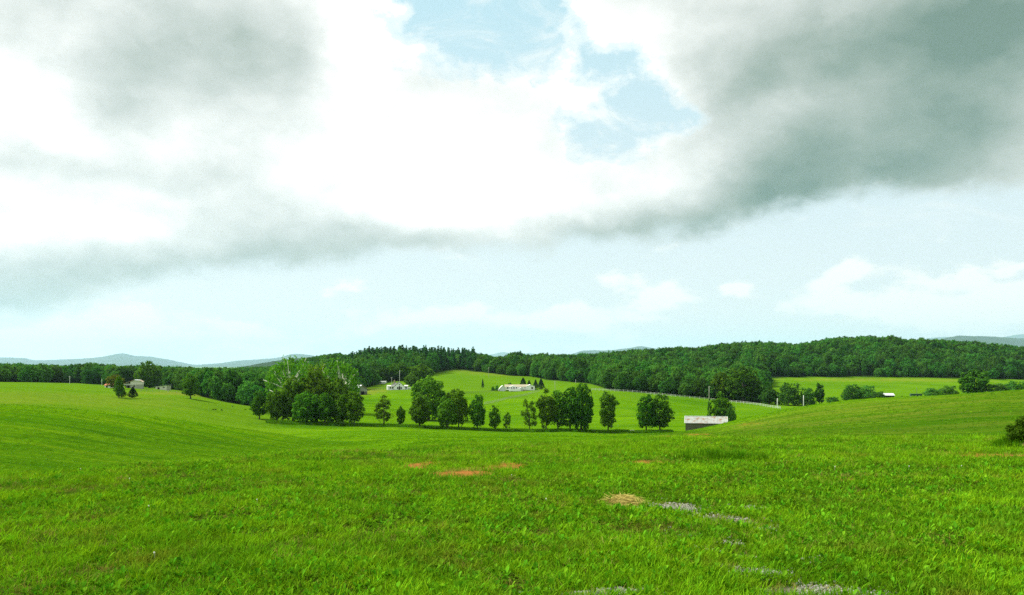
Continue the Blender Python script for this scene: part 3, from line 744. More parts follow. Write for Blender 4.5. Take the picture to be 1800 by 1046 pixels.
for px, base, top, w, lab in ((214, 699, 678, 17, 'dark cedar standing in the meadow beside the spindly green tree'), (233.5, 700, 680.5, 17, 'squat dark cedar standing alone below the farm barn'),
                              (919.5, 680, 664, 12.5, 'tallest dark cedar behind the long white house roof'), (930, 680, 668, 8, 'smallest dark cedar behind the long white house'),
                              (941.5, 684, 667, 10, 'dark cedar against the gable end of the long white house'), (951, 684.5, 665.5, 13, 'broad dark cedar outermost beyond the long white house gable')):
    row_tree('cedar', px, None, top, w, lab, base=base, group='dark cedars', name='cedar_tree')
row_tree('cedar', 848.5, None, 666, 5, 'narrow columnar evergreen alone on the hillside before the long white house', base=682.5, name='columnar_evergreen')
row_tree('bush', 866.5, None, 679.5, 7, 'round dark garden shrub at the outer end of the long white house', base=687, name='garden_shrub', cat='shrub')
row_tree('bush', 873.5, None, 677, 7, 'olive garden shrub against the white garage', base=687, name='garden_shrub', cat='shrub')
row_tree('small', 896, 552, 672.5, 8, 'small dark tree just showing above the long white house roof')
row_tree('darkoak', 723, None, 657, 28, 'dark round tree beside the white farmhouse', base=679)
row_tree('oak', 740, 590, 640, 46, 'broad green tree above the white farmhouse at the wood edge')
row_tree('oak', 700, 600, 637, 44, 'light green tree behind the white pole of the farmhouse')
row_tree('darkoak', 668, 605, 640, 40, 'dusky green tree above the little white house')
# hedgerow trees beyond the grassy hill with the mown streaks
HG = 'hedgerow trees beyond the mown hill'
for k, px, d, top, w, lab in (
    ('darkoak', 1306, 440, 646, 66, 'large dark tree standing forward of the wood at the fence end'),
    ('darkoak', 1270, 450, 655, 50, 'dark tree next to the large one standing forward of the wood'),
    ('wood', 1352, 425, 680, 36, 'bushy tree behind the first pale pole'),
    ('bush', 1386, 418, 673, 46, 'broad hedgerow tree between the two pale poles'),
    ('bush', 1420, 420, 682, 34, 'low hedgerow bush beside the second pale pole'),
    ('woodtall', 1441, 418, 674, 20, 'narrow upright tree in the hedgerow'),
    ('bush', 1464, 415, 697, 26, 'small bush in the dip of the hedgerow'),
    ('bush', 1496, 408, 676, 38, 'leafy hedgerow tree, first of the pair beside the metal roofed shed'),
    ('bush', 1523, 408, 678, 44, 'wide hedgerow tree beside the metal roofed shed'),
    ('bush', 1545, 400, 688, 26, 'bright low bush touching the metal roofed shed'),
    ('bush', 1640, 410, 682, 36, 'low rounded bush past the dark green trough'),
    ('bush', 1668, 410, 678, 34, 'rounded bush against the broad dark pine'),
    ('darkoak', 1712, 400, 650, 54, 'broad dark pine like tree at the end of the far green field'),
    ('bush', 1752, 395, 674, 40, 'hedge bush on the skyline of the mown hill by the dark pine'),
    ('bush', 1782, 395, 670, 44, 'hedge bush at the outer end of the mown hill skyline')):
    row_tree(k, px, d, top, w, lab, group=HG, name='hedgerow_bush' if k == 'bush' else 'broadleaf_tree', cat='bush' if k == 'bush' else 'tree')

# ------------------------------------------------------------------ woodland
SKY = [(-300, 640), (0, 640), (60, 642), (120, 642), (150, 636), (180, 634), (200, 642), (225, 643), (250, 637), (275, 638), (310, 641), (340, 647), (370, 648), (420, 643), (470, 638), (500, 634), (540, 626), (560, 619), (575, 622), (590, 618), (605, 624), (625, 622),
       (640, 613), (660, 612), (690, 607), (700, 604), (720, 610), (760, 609), (790, 615), (835, 612), (845, 622), (870, 629), (895, 627), (910, 612), (920, 626), (950, 623), (1000, 625), (1050, 621), (1090, 618), (1110, 613), (1150, 608), (1200, 607), (1220, 611),
       (1250, 607), (1290, 601), (1340, 601), (1400, 606), (1450, 598), (1480, 592), (1560, 589), (1590, 596), (1640, 597), (1700, 600), (1740, 604), (1800, 610), (1950, 614), (2200, 616)]
def woods():
    g = np.random.default_rng(101)
    cand = []
    for d0 in np.arange(225, 1100, 6.0):
        sp = 8.0 if d0 < 700 else 9.5
        xs = np.arange(-.86 * d0, .86 * d0, sp)
        xs = xs + g.uniform(-.4, .4, len(xs)) * sp
        ds = d0 + g.uniform(-3, 3, len(xs))
        px = CX + F * xs / ds
        e = wood_edge(px)
        z = H(xs, ds)
        for x, d, p, ed, zz in zip(xs, ds, px, e, z):
            if d < ed + 3 or p < -180 or p > 1960: continue
            edge = d < ed + 14
            sky = np.interp(p, [a for a, b in SKY], [b for a, b in SKY]) + g.normal() * 1.6
            ztop = (HY - sky) / F * d
            hmax = ztop - zz
            pine = 612 < p < 835 and d > 690 and g.random() < .5
            if 612 < p < 845 and not pine: hmax -= 7 / F * d
            h = g.uniform(9.5, 17.5) if p > 620 else g.uniform(8.5, 15)
            if pine: h = g.uniform(15, 21)
            if 1050 < p < 1345 and d < ed + 25: h *= .66
            elif edge: h *= g.uniform(.6, .9)
            h = min(h, hmax * (g.uniform(.80, 1.12) if pine else g.uniform(.86, 1.02)))
            if h < 4: continue
            key = 'pine' if pine else ('woodtall' if g.random() < .22 else 'wood')
            w = h * g.uniform(.36, .56) if pine else (h * g.uniform(.5, .65) if key == 'woodtall' else min(h, 13) * g.uniform(.78, 1.1) + 1.5)
            cand.append((d, p, x, zz, h, w, key))
    cand.sort()
    top = np.full(460, -1e9); keep = []
    for c in cand:
        d, p, x, zz, h, w, key = c
        t = (zz + h) / d * F
        i0, i1 = int((p + 200 - w / d * F * .4) / 5), int((p + 200 + w / d * F * .4) / 5) + 1
        i0, i1 = max(i0, 0), max(i1, 1)
        if t > top[i0:i1].min() - 5.0: keep.append(c)
        top[i0:i1] = np.maximum(top[i0:i1], t)
    print('woodland trees', len(cand), len(keep))
    vis = [c for c in keep if 0 < c[1] < 1800]
    vis.sort(key=lambda c: -(c[4] * c[5] / c[0] ** 2))
    ind = vis[:262]; ids = {id(c) for c in ind}
    marks = [(-20, 'at the outer end of the wood'), (60, 'past the far meadow'), (122, 'behind the pale pole by the meadow'), (190, 'behind the small white shed'), (232, 'behind the farm barn'), (283, 'behind the cream shed'),
             (335, 'behind the single round tree'), (365, 'just past the single round tree'), (400, 'between the two lone round trees'), (430, 'just short of the lone round tree'), (456, 'behind the lone round tree'), (485, 'behind the outer clump tree'), (515, 'behind the first white limbed sycamore'), (556, 'behind the dark clump'), (602, 'behind the forking sycamore'),
             (640, 'above the grey barn'), (672, 'above the little white house'), (702, 'above the tall white pole'), (750, 'above the tallest creek tree'), (800, 'at the top of the hayfield'), (848, 'above the columnar evergreen'), (908, 'above the long white house'),
             (951, 'above the outermost dark cedar'), (985, 'over the dense creek group'), (1025, 'above the dark heavy tree'), (1070, 'above the single slim tree'), (1105, 'between slim tree and twin trees'), (1140, 'above the twin trees'), (1175, 'past the twin trees'), (1210, 'over the tin barn'), (1247, 'by the fence line pole'), (1306, 'around the large forward tree'),
             (1366, 'above the pale fence end pole'), (1412, 'above the skyline pole'), (1441, 'above the narrow hedgerow tree'), (1500, 'above the leafy hedgerow pair'), (1564, 'above the metal roofed shed'), (1611, 'above the green trough'), (1660, 'above the rounded bushes'), (1712, 'above the broad dark pine'), (1780, 'above the outer hedge bushes')]
    mx = np.array([m[0] for m in marks])
    def zone(p, d):
        if p < 345: return 'trees of the wood beyond the farm barn'
        if p < 640: return 'trees of the wood behind the dark clump'
        if p < 1000: return 'trees of the wood above the hayfield'
        if p < 1345 and d < 520: return 'trees of the wood edge behind the rail fence'
        return 'trees of the big wooded hill'
    hs = np.array([c[4] for c in ind]); h1, h2 = np.quantile(hs, .33), np.quantile(hs, .67)
    for d, p, x, zz, h, w, key in ind:
        size = ('very low', 'low', 'middling', 'tall', 'very tall')[int(np.searchsorted(np.quantile(hs, (.2, .4, .6, .8)), h))]
        girth = 'slim' if w < h * .72 else ('wide' if w > h * 1.02 else 'round')
        kd = 'dark pine' if key == 'pine' else 'tree'
        e = float(wood_edge(p))
        zn = zone(p, d)
        dep = 'on the hill' if zn.endswith('wooded hill') else ('at wood front' if d < e + 9 else ('one row back' if d < e + 24 else 'deep in wood'))
        im = int(np.argmin(abs(mx - p))); off = p - mx[im]
        side = ', farm side' if off < -6 else (', hill side' if off > 6 else '')
        tree(key, (x, d, zz), h, w, f'{size} {girth} {kd} {dep}, {marks[im][1]}{side}', zn, name='pine_tree' if key == 'pine' else 'broadleaf_tree')
    rest = [c for c in keep if id(c) not in ids]
    keys = [('wood', i) for i in range(5)] + [('woodtall', i) for i in range(3)] + [('pine', i) for i in range(3)]
    protos = []
    for k, i in keys:
        cm, tm, W0 = PROTO[k][i]
        protos.append((cm, W0))
    cnt = {'wood': (0, 5), 'woodtall': (5, 3), 'pine': (8, 3)}
    pos, rot, scl, idx = [], [], [], []
    for d, p, x, zz, h, w, key in rest:
        b, n = cnt[key]; i = b + int(g.integers(n))
        W0 = protos[i][1]
        pos.append((x, d, zz)); rot.append((0, 0, g.uniform(0, 6.28))); scl.append((w / W0, w / W0, h / 12)); idx.append(i)
    scatter('woodland', pos, rot, scl, idx, [bpy.data.objects.new('woodland_tree_%02d' % i, p[0]) for i, p in enumerate(protos)], 'dense mixed woodland covering the hill and the valley edge')

def scatter(name, pos, rot, scl, idx, protos, label=None):
    pc = bpy.data.collections.new(name + '_kinds')
    for i, o in enumerate(protos):
        o.name = '%s_kind_%02d' % (name, i); pc.objects.link(o)
    me = bpy.data.meshes.new(name)
    pos = np.asarray(pos, np.float32); me.vertices.add(len(pos)); me.vertices.foreach_set('co', pos.ravel())
    for nm, ty, val, fld in (('rot', 'FLOAT_VECTOR', rot, 'vector'), ('scl', 'FLOAT_VECTOR', scl, 'vector'), ('idx', 'INT', idx, 'value')):
        a = me.attributes.new(nm, ty, 'POINT')
        a.data.foreach_set(fld, np.asarray(val, np.int32 if ty == 'INT' else np.float32).ravel())
    ng = bpy.data.node_groups.new(name, 'GeometryNodeTree')
    ng.interface.new_socket('Geometry', in_out='INPUT', socket_type='NodeSocketGeometry'); ng.interface.new_socket('Geometry', in_out='OUTPUT', socket_type='NodeSocketGeometry')
    N = ng.nodes; gi = N.new('NodeGroupInput'); go = N.new('NodeGroupOutput')
    ci = N.new('GeometryNodeCollectionInfo'); ci.inputs['Collection'].default_value = pc; ci.inputs['Separate Children'].default_value = True; ci.inputs['Reset Children'].default_value = True
    ip = N.new('GeometryNodeInstanceOnPoints'); ip.inputs['Pick Instance'].default_value = True
    def attr(n, t):
        a = N.new('GeometryNodeInputNamedAttribute'); a.data_type = t; a.inputs['Name'].default_value = n; return a.outputs['Attribute']
    L = ng.links
    L.new(gi.outputs[0], ip.inputs['Points']); L.new(ci.outputs[0], ip.inputs['Instance'])
    L.new(attr('idx', 'INT'), ip.inputs['Instance Index']); L.new(attr('rot', 'FLOAT_VECTOR'), ip.inputs['Rotation']); L.new(attr('scl', 'FLOAT_VECTOR'), ip.inputs['Scale'])
    L.new(ip.outputs[0], go.inputs[0])
    o = link(name, me); o['kind'] = 'stuff'
    if label: o['label'] = label
    md = o.modifiers.new('scatter', 'NODES'); md.node_group = ng
    return o
woods()
# ------------------------------------------------------------------ buildings
def window(parent, c, w, h, face=-1, frame='white', pane='glass', axis='x'):
    """a framed window on a wall that faces -y (axis x) or +-x (axis y); returns the frame part"""
    fr = MB(); t = .09
    def bx(mb, dx, dz, sx, sz, depth, off):
        if axis == 'x': mb.box((c[0] + dx, c[1] + face * off, c[2] + dz), (sx, depth, sz))
        else: mb.box((c[0] + face * off, c[1] + dx, c[2] + dz), (depth, sx, sz))
    for dx, dz, sx, sz in ((-w/2, 0, t, h + t), (w/2, 0, t, h + t), (0, h/2, w - t, t), (0, -h/2, w - t, t), (0, 0, w - t, t * .7)): bx(fr, dx, dz, sx, sz, .10, .04)
    f = fr.build('window', M[frame], parent)
    g = MB(); bx(g, 0, 0, w - t, h - t, .04, .012); g.build('pane', M[pane], f)
    return f
def rib_sheet(x0, x1, ya, za, yb, zb, t=.05, ribs=3):
    """one corrugated roofing sheet from eave (ya, za) to ridge (yb, zb)"""
    mb = MB(); mb.slab((x0, ya, za), (x1, ya, za), (x1, yb, zb), (x0, yb, zb), t)
    for k in range(ribs):
        x = x0 + (k + .5) * (x1 - x0) / ribs
        s = np.array([0, yb - ya, zb - za]); n = np.cross((1, 0, 0), s); n = n / np.linalg.norm(n) * t
        mb.slab(np.array((x - .04, ya, za)) + n, np.array((x + .04, ya, za)) + n, np.array((x + .04, yb, zb)) + n, np.array((x - .04, yb, zb)) + n, .035)
    return mb

def tobacco_barn():
    d = 226.0; base = P3(1241, d)
    zt = -(732 - HY) / F * (d + 3.2); ze = -(744.3 - HY) / F * (d - .4)
    L = 74 / F * d; hw = L / 2
    o = thing('tin_roofed_barn', 'long weathered board barn with a rust streaked white tin roof behind the mown hill', 'barn', (base[0], d, base[2]), -math.atan2(base[0], d))
    e, r = ze - base[2], zt - base[2]
    W = 6.4
    core = MB(); core.box((0, W / 2, e / 2 - .25), (L - .75, W - .3, e + .3)); core.build('wall', M['hole'], o)
    n = 34; bw = (L - .6) / n
    g = np.random.default_rng(5)
    bm = [MB().box((0, 0, 0), (bw * k, .035, e + .25)).mesh('board', M['board']) for k in (.90, .94, .86)]
    for i in range(n):
        b = link('board', bm[i % 3], o, (-L/2 + .3 + (i + .5) * bw, .08 + g.uniform(-.015, .02), e / 2 - .2 + g.uniform(-.05, .02)))
        b = link('board', bm[(i + 1) % 3], o, (-L/2 + .3 + (i + .5) * bw, W - .08, e / 2 - .2))
    for s in (-1, 1):
        m = MB().prism([(-W/2 + .1, 0), (W/2 - .1, 0), (W/2 - .1, e), (0, r - .1), (-W/2 + .1, e)], 0, .06)
        k = m.build('gable_wall', M['board'], o); k.rotation_euler[2] = R(90); k.location = (s * (L/2 - .3) + .03, W/2, 0)
    ns = 13; sw = L / ns
    for i in range(ns):
        x0 = -hw + i * sw
        lift = g.uniform(0, .02)
        k = rib_sheet(x0 + .012, x0 + sw - .012, -.4, e - .06 + lift, W/2, r + lift).build('roof_sheet', M['rusttin'], o)
        k = rib_sheet(-(x0 + sw - .012), -(x0 + .012), -.4, e - .06, W/2, r).build('roof_sheet', M['tin'], o); k.rotation_euler[2] = R(180); k.location = (0, W, 0)
    MB().box((0, W/2, r + .07), (L + .06, .36, .07)).build('ridge_cap', M['tin'], o)
    for s in (-1, 1):
        MB().slab((-.06, -.42, e - .12), (.06, -.42, e - .12), (.06, W/2, r - .04), (-.06, W/2, r - .04), .16).build('fascia', M['greywhite'], o).location = (s * (hw - .02), 0, 0)
    return o
tobacco_barn()

def gable_house(name, label, cat, base, rz, L, W, e, r, wall, roof, over=.35, group=None):
    """house body: ridge along local x, front wall faces -y"""
    o = thing(name, label, cat, base, rz, group)
    b = MB(); b.box((0, 0, (e - .6) / 2), (L, W, e + .6)); b.build('wall', M[wall], o)
    for s in (-1, 1):
        g = MB().prism([(-W/2, 0), (W/2, 0), (0, r - e)], -.06, .06).build('gable', M[wall], o)
        g.rotation_euler[2] = R(90); g.location = (s * (L/2 - .06), 0, e)
    sl = (r - e) / (W / 2)
    for s in (-1, 1):
        a = MB().slab((-L/2 - over, -W/2 - over, e - over * sl), (L/2 + over, -W/2 - over, e - over * sl), (L/2 + over, 0, r), (-L/2 - over, 0, r), .10)
        k = a.build('roof', M[roof], o)
        if s > 0: k.rotation_euler[2] = R(180)
    return o

# grey pole barn above the clump
def grey_barn():
    d = 478.0; p = hit(633, 694, 380)
    d = p[1]; mpp = d / F
    o = thing('grey_gable_barn', 'grey board barn with a dark doorway and pale metal roof between the sycamores and farmhouse', 'barn', p, R(32))
    W, L = 20 * mpp, 30 * mpp * .55
    e, r = 10.0 * mpp, 17 * mpp
    dw = W * .30
    wl = MB()
    # front gable faces -y; doorway left open
    for poly in ([(-W/2, -.4), (-dw*.3, -.4), (-dw*.3, e*.62), (-W/2, e*.62)], [(dw*.8, -.4), (W/2, -.4), (W/2, e*.62), (dw*.8, e*.62)], [(-W/2, e*.62), (W/2, e*.62), (W/2, e), (0, r), (-W/2, e)]): wl.prism(poly, -L/2, -L/2 + .12)
    wl.prism([(-W/2, -.4), (W/2, -.4), (W/2, e), (0, r), (-W/2, e)], L/2 - .12, L/2)
    wl.box((-W/2 + .06, 0, e/2 - .2), (.12, L - .24, e + .4)); wl.box((W/2 - .06, 0, e/2 - .2), (.12, L - .24, e + .4))
    wl.build('wall', M['silverboard'], o)
    MB().box((dw*.25, -L/2 + 1.6, e*.3), (dw*1.05, .1, e*.62)).build('doorway', M['hole'], o)
    MB().box((dw*1.25, -L/2 - .05, e*.26), (dw*.7, .08, e*.56)).build('door', M['board'], o)
    for x in (-W*.38, -W*.2, W*.22, W*.4): MB().box((x, -L/2 - .03, e*.8), (.16, .06, e*.45)).build('batten', M['greywhite'], o)
    sl = (r - e) / (W/2); ov = .9
    for s in (-1, 1):
        k = MB().slab((-L/2 - .6, -W/2 - ov, e - ov*sl), (L/2 + .6, -W/2 - ov, e - ov*sl), (L/2 + .6, 0, r + .05), (-L/2 - .6, 0, r + .05), .12).build('roof', M['tin'] if s > 0 else M['rustroof'], o)
        k.rotation_euler[2] = R(-90) if s > 0 else R(90)
grey_barn()

# white farmhouse with the front gable
def farmhouse():
    p = hit(703, 685, 380); mpp = p[1] / F
    o = thing('white_farmhouse', 'white farmhouse with a steep front gable and dark roof stripes beside the round tree', 'house', p, R(12))
    D = 6.0
    b = MB(); b.box((-4 * mpp, D/2, 2.7 * mpp), (36 * mpp, D, 6.8 * mpp)); b.build('wall', M['white'], o)
    gx = -1 * mpp; gw = 9.5 * mpp; e, r = 5.4 * mpp, 13.6 * mpp
    MB().prism([(gx - gw, 0), (gx + gw, 0), (gx + gw, e), (gx, r), (gx - gw, e)], -.9, D - .5).build('front_gable', M['white'], o)
    for s in (-1, 1):
        m = MB()
        a = (gx + s * (gw + .5), e - .4); bb = (gx, r + .1)
        q = [(a[0], -1.2, a[1]), (bb[0], -1.2, bb[1]), (bb[0], D, bb[1]), (a[0], D, a[1])]
        if s < 0: q = [q[0], q[3], q[2], q[1]][::1]
        m.slab(*(q if s > 0 else [q[1], q[0], q[3], q[2]][::-1]), .12)
        m.build('gable_roof', M['darkroof'], o)
    # second gabled wing behind, set to the left
    gx2 = -9 * mpp
    MB().prism([(gx2 - 8*mpp, 0), (gx2 + 8*mpp, 0), (gx2 + 8*mpp, e), (gx2 + 2*mpp, r - .3), (gx2 - 8*mpp, e)], 1.2, D + 2).build('rear_gable', M['white'], o)
    MB().slab((gx2 + 2*mpp, .8, r - .2), (gx2 - 8.6*mpp, .8, e - .2), (gx2 - 8.6*mpp, D + 2.3, e - .2), (gx2 + 2*mpp, D + 2.3, r - .2), -.12).build('rear_roof', M['darkroof'], o)
    for s, x0, x1 in ((-1, -22.4*mpp, -7*mpp), (1, 8*mpp, 14.6*mpp)):
        MB().slab((x0, -.35, 6.0*mpp), (x1, -.35, 6.0*mpp), (x1, D/2, 7.6*mpp), (x0, D/2, 7.6*mpp), .1).build('side_roof', M['greywhite'], o)
    MB().box((16.5*mpp, D/2 - .5, 1.5*mpp), (5*mpp, D*.7, 4.2*mpp)).build('lean_to', M['greywhite'], o)
    for x, y, z, w, h in ((gx - 3.2*mpp, -.9, 3.2*mpp, 1.0, 1.5), (gx + 3.2*mpp, -.9, 3.2*mpp, 1.0, 1.5), (gx, -.9, 9.0*mpp, .8, 1.1), (-17*mpp, 0, 3.4*mpp, 1.0, 1.3), (-13*mpp, 0, 3.4*mpp, 1.0, 1.3), (11*mpp, 0, 3.4*mpp, 1.0, 1.3)):
        window(o, (x, y, z), w, h)
    f = MB().box((gx, -.93, 1.2), (1.1, .08, 2.2)).build('door', M['darkroof'], o)
    MB().box((-9*mpp, D*.6, r + .3), (.7, .7, 1.8)).build('chimney', M['brick'], o)
farmhouse()

# long white house
def long_house():
    p = hit(912, 687.5, 380); m = p[1] / F
    o = thing('long_white_house', 'long low white house with a sunroom, porch and garage below the dark cedars', 'house', p, R(3))
    def x(px): return (px - 912) * m
    def z(row): return (687.5 - row) * m
    D = 6.5
    b = MB(); b.box(((x(890) + x(939)) / 2, D/2, (z(680) + .3) / 2 + .35), (x(939) - x(890), D, z(680) - .5)); b.build('wall', M['white'], o)
    MB().box(((x(920) + x(939)) / 2, D/2 - .06, .25), (x(939) - x(920) - .1, D, 1.1)).build('brick_skirt', M['brick'], o)
    MB().slab((x(887), -.4, z(680.2)), (x(929.5), -.4, z(680.2)), (x(929.5), D/2, z(676.4)), (x(887), D/2, z(676.4)), .12).build('roof', M['brownroof'], o)
    k = MB().slab((x(887), -.4, z(680.2)), (x(929.5), -.4, z(680.2)), (x(929.5), D/2, z(676.4)), (x(887), D/2, z(676.4)), .12).build('roof', M['brownroof'], o)
    k.rotation_euler[2] = R(180); k.location = (x(887) + x(929.5), D, 0)
    # cross gable at the end
    c0, c1 = x(925), x(940)
    gb = MB().prism([(c0, .6), (c1, .6), (c1, z(679.2)), ((c0+c1)/2, z(676.6)), (c0, z(679.2))], -.5, D + .3).build('end_gable', M['white'], o)
    for s in (-1, 1):
        cx = (c0 + c1) / 2; hw = (c1 - c0) / 2 + .3
        A = (cx + s * hw, z(679.5)); Bp = (cx, z(676.4))
        q = [(A[0], -.75, A[1]), (A[0], D + .5, A[1]), (Bp[0], D + .5, Bp[1]), (Bp[0], -.75, Bp[1])]
        if s < 0: q = q[::-1]
        MB().slab(*q, .11).build('gable_roof', M['white'], o)
    window(o, (x(935.5), -.5, z(682)), 1.1, 1.3, frame='brownroof')
    # garage gable at the other end
    g0, g1 = x(876), x(888.5); cg = x(883.5)
    MB().prism([(g0, 0), (g1, 0), (g1, z(681)), (cg, z(678)), (x(880), z(680.4)), (g0 + .5, z(685.4))], -.8, D - 1.2).build('garage', M['greywhite'], o)
    MB().slab((g0 - .2, -1.0, z(686.2)), (x(880), -1.0, z(680.1)), (x(880), D - 1, z(680.1)), (g0 - .2, D - 1, z(686.2)), -.10).build('garage_roof', M['white'], o)
    MB().slab((x(880), -1.0, z(680.1)), (cg, -1.0, z(677.6)), (cg, D - 1, z(677.6)), (x(880), D - 1, z(680.1)), -.10).build('garage_roof', M['white'], o)
    MB().slab((cg, -1.0, z(677.6)), (g1 + .2, -1.0, z(680.8)), (g1 + .2, D - 1, z(680.8)), (cg, D - 1, z(677.6)), -.10).build('garage_roof', M['white'], o)
    MB().box((x(883), -.84, z(684.8)), (2.4, .06, 1.9)).build('garage_door', M['tin'], o)
    # sunroom with a row of dark windows
    s0, s1 = x(894.5), x(909)
    sr = MB().prism([(s0, 0), (s1, 0), (s1, z(680)), ((s0+s1)/2, z(677.6)), (s0, z(680))], -2.2, .0).build('sunroom', M['white'], o)
    for i in range(5): window(o, (s0 + (i + .5) * (s1 - s0) / 5, -2.2, z(681.8)), (s1 - s0) / 5 * .66, 1.35)
    MB().box(((s0 + s1) / 2 + 1.2, -2.9, .8), (s1 - s0 + 2.2, 1.2, 1.5)).build('deck_rail', M['white'], o)
    window(o, (x(893.4) - .4, 0, z(682)), 1.2, 1.1)
    # entry porch with its own little gable
    q0, q1 = x(911.5), x(919)
    MB().prism([(q0, -.3), (q1, -.3), (q1, z(682.6)), ((q0+q1)/2, z(680.6)), (q0, z(682.6))], -2.6, 0).build('porch', M['greywhite'], o)
    MB().slab((q0 - .2, -2.8, z(683)), ((q0+q1)/2, -2.8, z(680.4)), ((q0+q1)/2, 0, z(680.4)), (q0 - .2, 0, z(683)), -.1).build('porch_roof', M['white'], o)
    MB().slab(((q0+q1)/2, -2.8, z(680.4)), (q1 + .2, -2.8, z(683)), (q1 + .2, 0, z(683)), ((q0+q1)/2, 0, z(680.4)), -.1).build('porch_roof', M['white'], o)
    MB().box(((q0+q1)/2, -2.63, 1.1), (1.0, .06, 2.0)).build('door', M['tin'], o)
long_house()

# farm beside the wood
def farm_barn():
    p = hit(232, 682.5, 300); m = p[1] / F
    o = thing('farm_barn', 'barn with a cream upper gable and rusty roof before the big dark tree', 'barn', p, R(20))
    W = 18.5 * m; L = 9.0; e, r = 11.3 * m, 14.6 * m; hx = 7 * m
    MB().box((hx, L/2, 3.0*m - .3), (W, L, 6.4*m + .6)).build('block_wall', M['block'], o)
    MB().prism([(hx - W/2 - .1, 6.2*m), (hx + W/2 + .1, 6.2*m), (hx + W/2 + .1, e), (hx + W*.25, r - 1.0*m), (hx - W*.2, r - .6*m), (hx - W/2 - .1, e)], -.12, L).build('upper_gable', M['cream'], o)
    # rusty roof with the long open shed slope to the side
    MB().slab((hx - W*.5 - 12*m, -.7, 8.0*m), (hx - W*.20, -.7, r), (hx - W*.20, L + .6, r), (hx - W*.5 - 12*m, L + .6, 8.0*m), -.14).build('roof', M['rustroof'], o)
    MB().slab((hx - W*.20, -.7, r), (hx + W*.28, -.7, r - .5*m), (hx + W*.28, L + .6, r - .5*m), (hx - W*.20, L + .6, r), -.14).build('roof', M['tin'], o)
    MB().slab((hx + W*.28, -.7, r - .5*m), (hx + W*.55, -.7, e - .5*m), (hx + W*.55, L + .6, e - .5*m), (hx + W*.28, L + .6, r - .5*m), -.14).build('roof', M['rustroof'], o)
    MB().box((hx - W/2 - 5.5*m, L - .3, 3*m), (11.5*m, .15, 7.5*m)).build('shed_back_wall', M['hole'], o)
    MB().box((hx - W/2 - 5.5*m, .2, 6.7*m), (11.5*m, .12, 2.6*m)).build('shed_lintel', M['greywhite'], o)
    for x in (-11, -6, -1): MB().box((hx - W/2 + x*m, .2, 2.6*m), (.25, .25, 6.2*m)).build('post', M['pole'], o)
    MB().box((hx - W*.2, -.06, 3.6*m), (2*m, .08, 2.2*m)).build('door', M['hole'], o)
farm_barn()
def small_shed(name, label, px, base, w, h, D, wall, roof, rz, mono=None):
    p = hit(px, base, 230); m = p[1] / F; W = w * m; Ht = h * m
    o = thing(name, label, 'shed', p, rz)
    if mono:
        MB().prism([(-W/2, -.5), (W/2, -.5), (W/2, Ht), (-W/2, Ht * mono)], 0, D).build('wall', M[wall], o)
        MB().slab((-W/2 - .4, -.4, Ht * mono + .02), (W/2 + .4, -.4, Ht + .02), (W/2 + .4, D + .4, Ht + .02), (-W/2 - .4, D + .4, Ht * mono + .02), .1).build('roof', M[roof], o)
    else:
        e = Ht * .70
        MB().prism([(0, -.5), (D, -.5), (D, e), (D/2, Ht), (0, e)], -W/2, W/2).build('wall', M[wall], o).rotation_euler[2] = 0
        o.children[0].rotation_euler[2] = R(90); o.children[0].location = (0, 0, 0)
        for s in (-1, 1):
            q = MB().slab((-W/2 - .3, -.35, e - .15), (W/2 + .3, -.35, e - .15), (W/2 + .3, D/2, Ht + .05), (-W/2 - .3, D/2, Ht + .05), .1).build('roof', M[roof], o)
            if s > 0: q.rotation_euler[2] = R(180); q.location = (0, D, 0)
    MB().box((-W * .22, -.04, Ht * .3), (min(1.1, W*.2), .06, Ht * .5)).build('door', M['hole'], o)
    MB().box((W * .25, -.04, Ht * .5), (min(1.0, W*.2), .06, Ht * .22)).build('window', M['glass'], o)
    return o
small_shed('white_shed', 'small white shed with a red roof beside the golden tree', 191.5, 681.5, 15, 6.2, 4.0, 'white', 'redroof', R(4))
small_shed('cream_shed', 'low cream shed with a sloping roof at the far side of the farm barn', 283, 685, 20, 7.5, 5.0, 'cream', 'greywhite', R(-3), mono=.62)
small_shed('metal_roofed_shed', 'small shed with a pale metal roof peeking over the mown hill', 1563.5, 701.5, 16, 9.5, 5.0, 'hole', 'tin', R(-8))
small_shed('little_white_house', 'little white house half hidden under the trees, uphill from the grey barn', 672, 674.5, 12, 4.6, 5.0, 'white', 'greywhite', R(2))

# dark green feed trough beyond the mown hill
def trough():
    p = P3(1610, 330); top = -(692 - HY) / F * p[1]; m = p[1] / F
    h = top - p[2]
    o = thing('feed_trough', 'long dark green trough on posts beyond the mown hill', 'trough', p)
    MB().box((0, 0, h - .45), (20*m, 1.2, .7)).build('tank', M['greenpaint'], o)
    MB().box((0, 0, h - .06), (20.4*m, 1.35, .10)).build('rim', M['greenpaint'], o)
    for x in (-9, -3, 3, 9): MB().box((x*m, 0, (h - .8)/2 - .3), (.18, .9, h - .2)).build('leg', M['darkpole'], o)
trough()

# culvert headwall on the ditch
def culvert():
    p = P3(1112, 240)
    o = thing('culvert_headwall', 'small pale concrete culvert headwall at the end of the ditch by the twin trees', 'culvert', p)
    b = MB(); b.box((0, 0, .35), (1.1, .4, 1.0)); b.box((-.5, -.35, .25), (.25, .7, .8)); b.build('headwall', M['concrete'], o)
    MB().tube([(.35, -.30, .25), (.35, .5, .25)], [.28, .28], 12).build('pipe', M['hole'], o)
culvert()

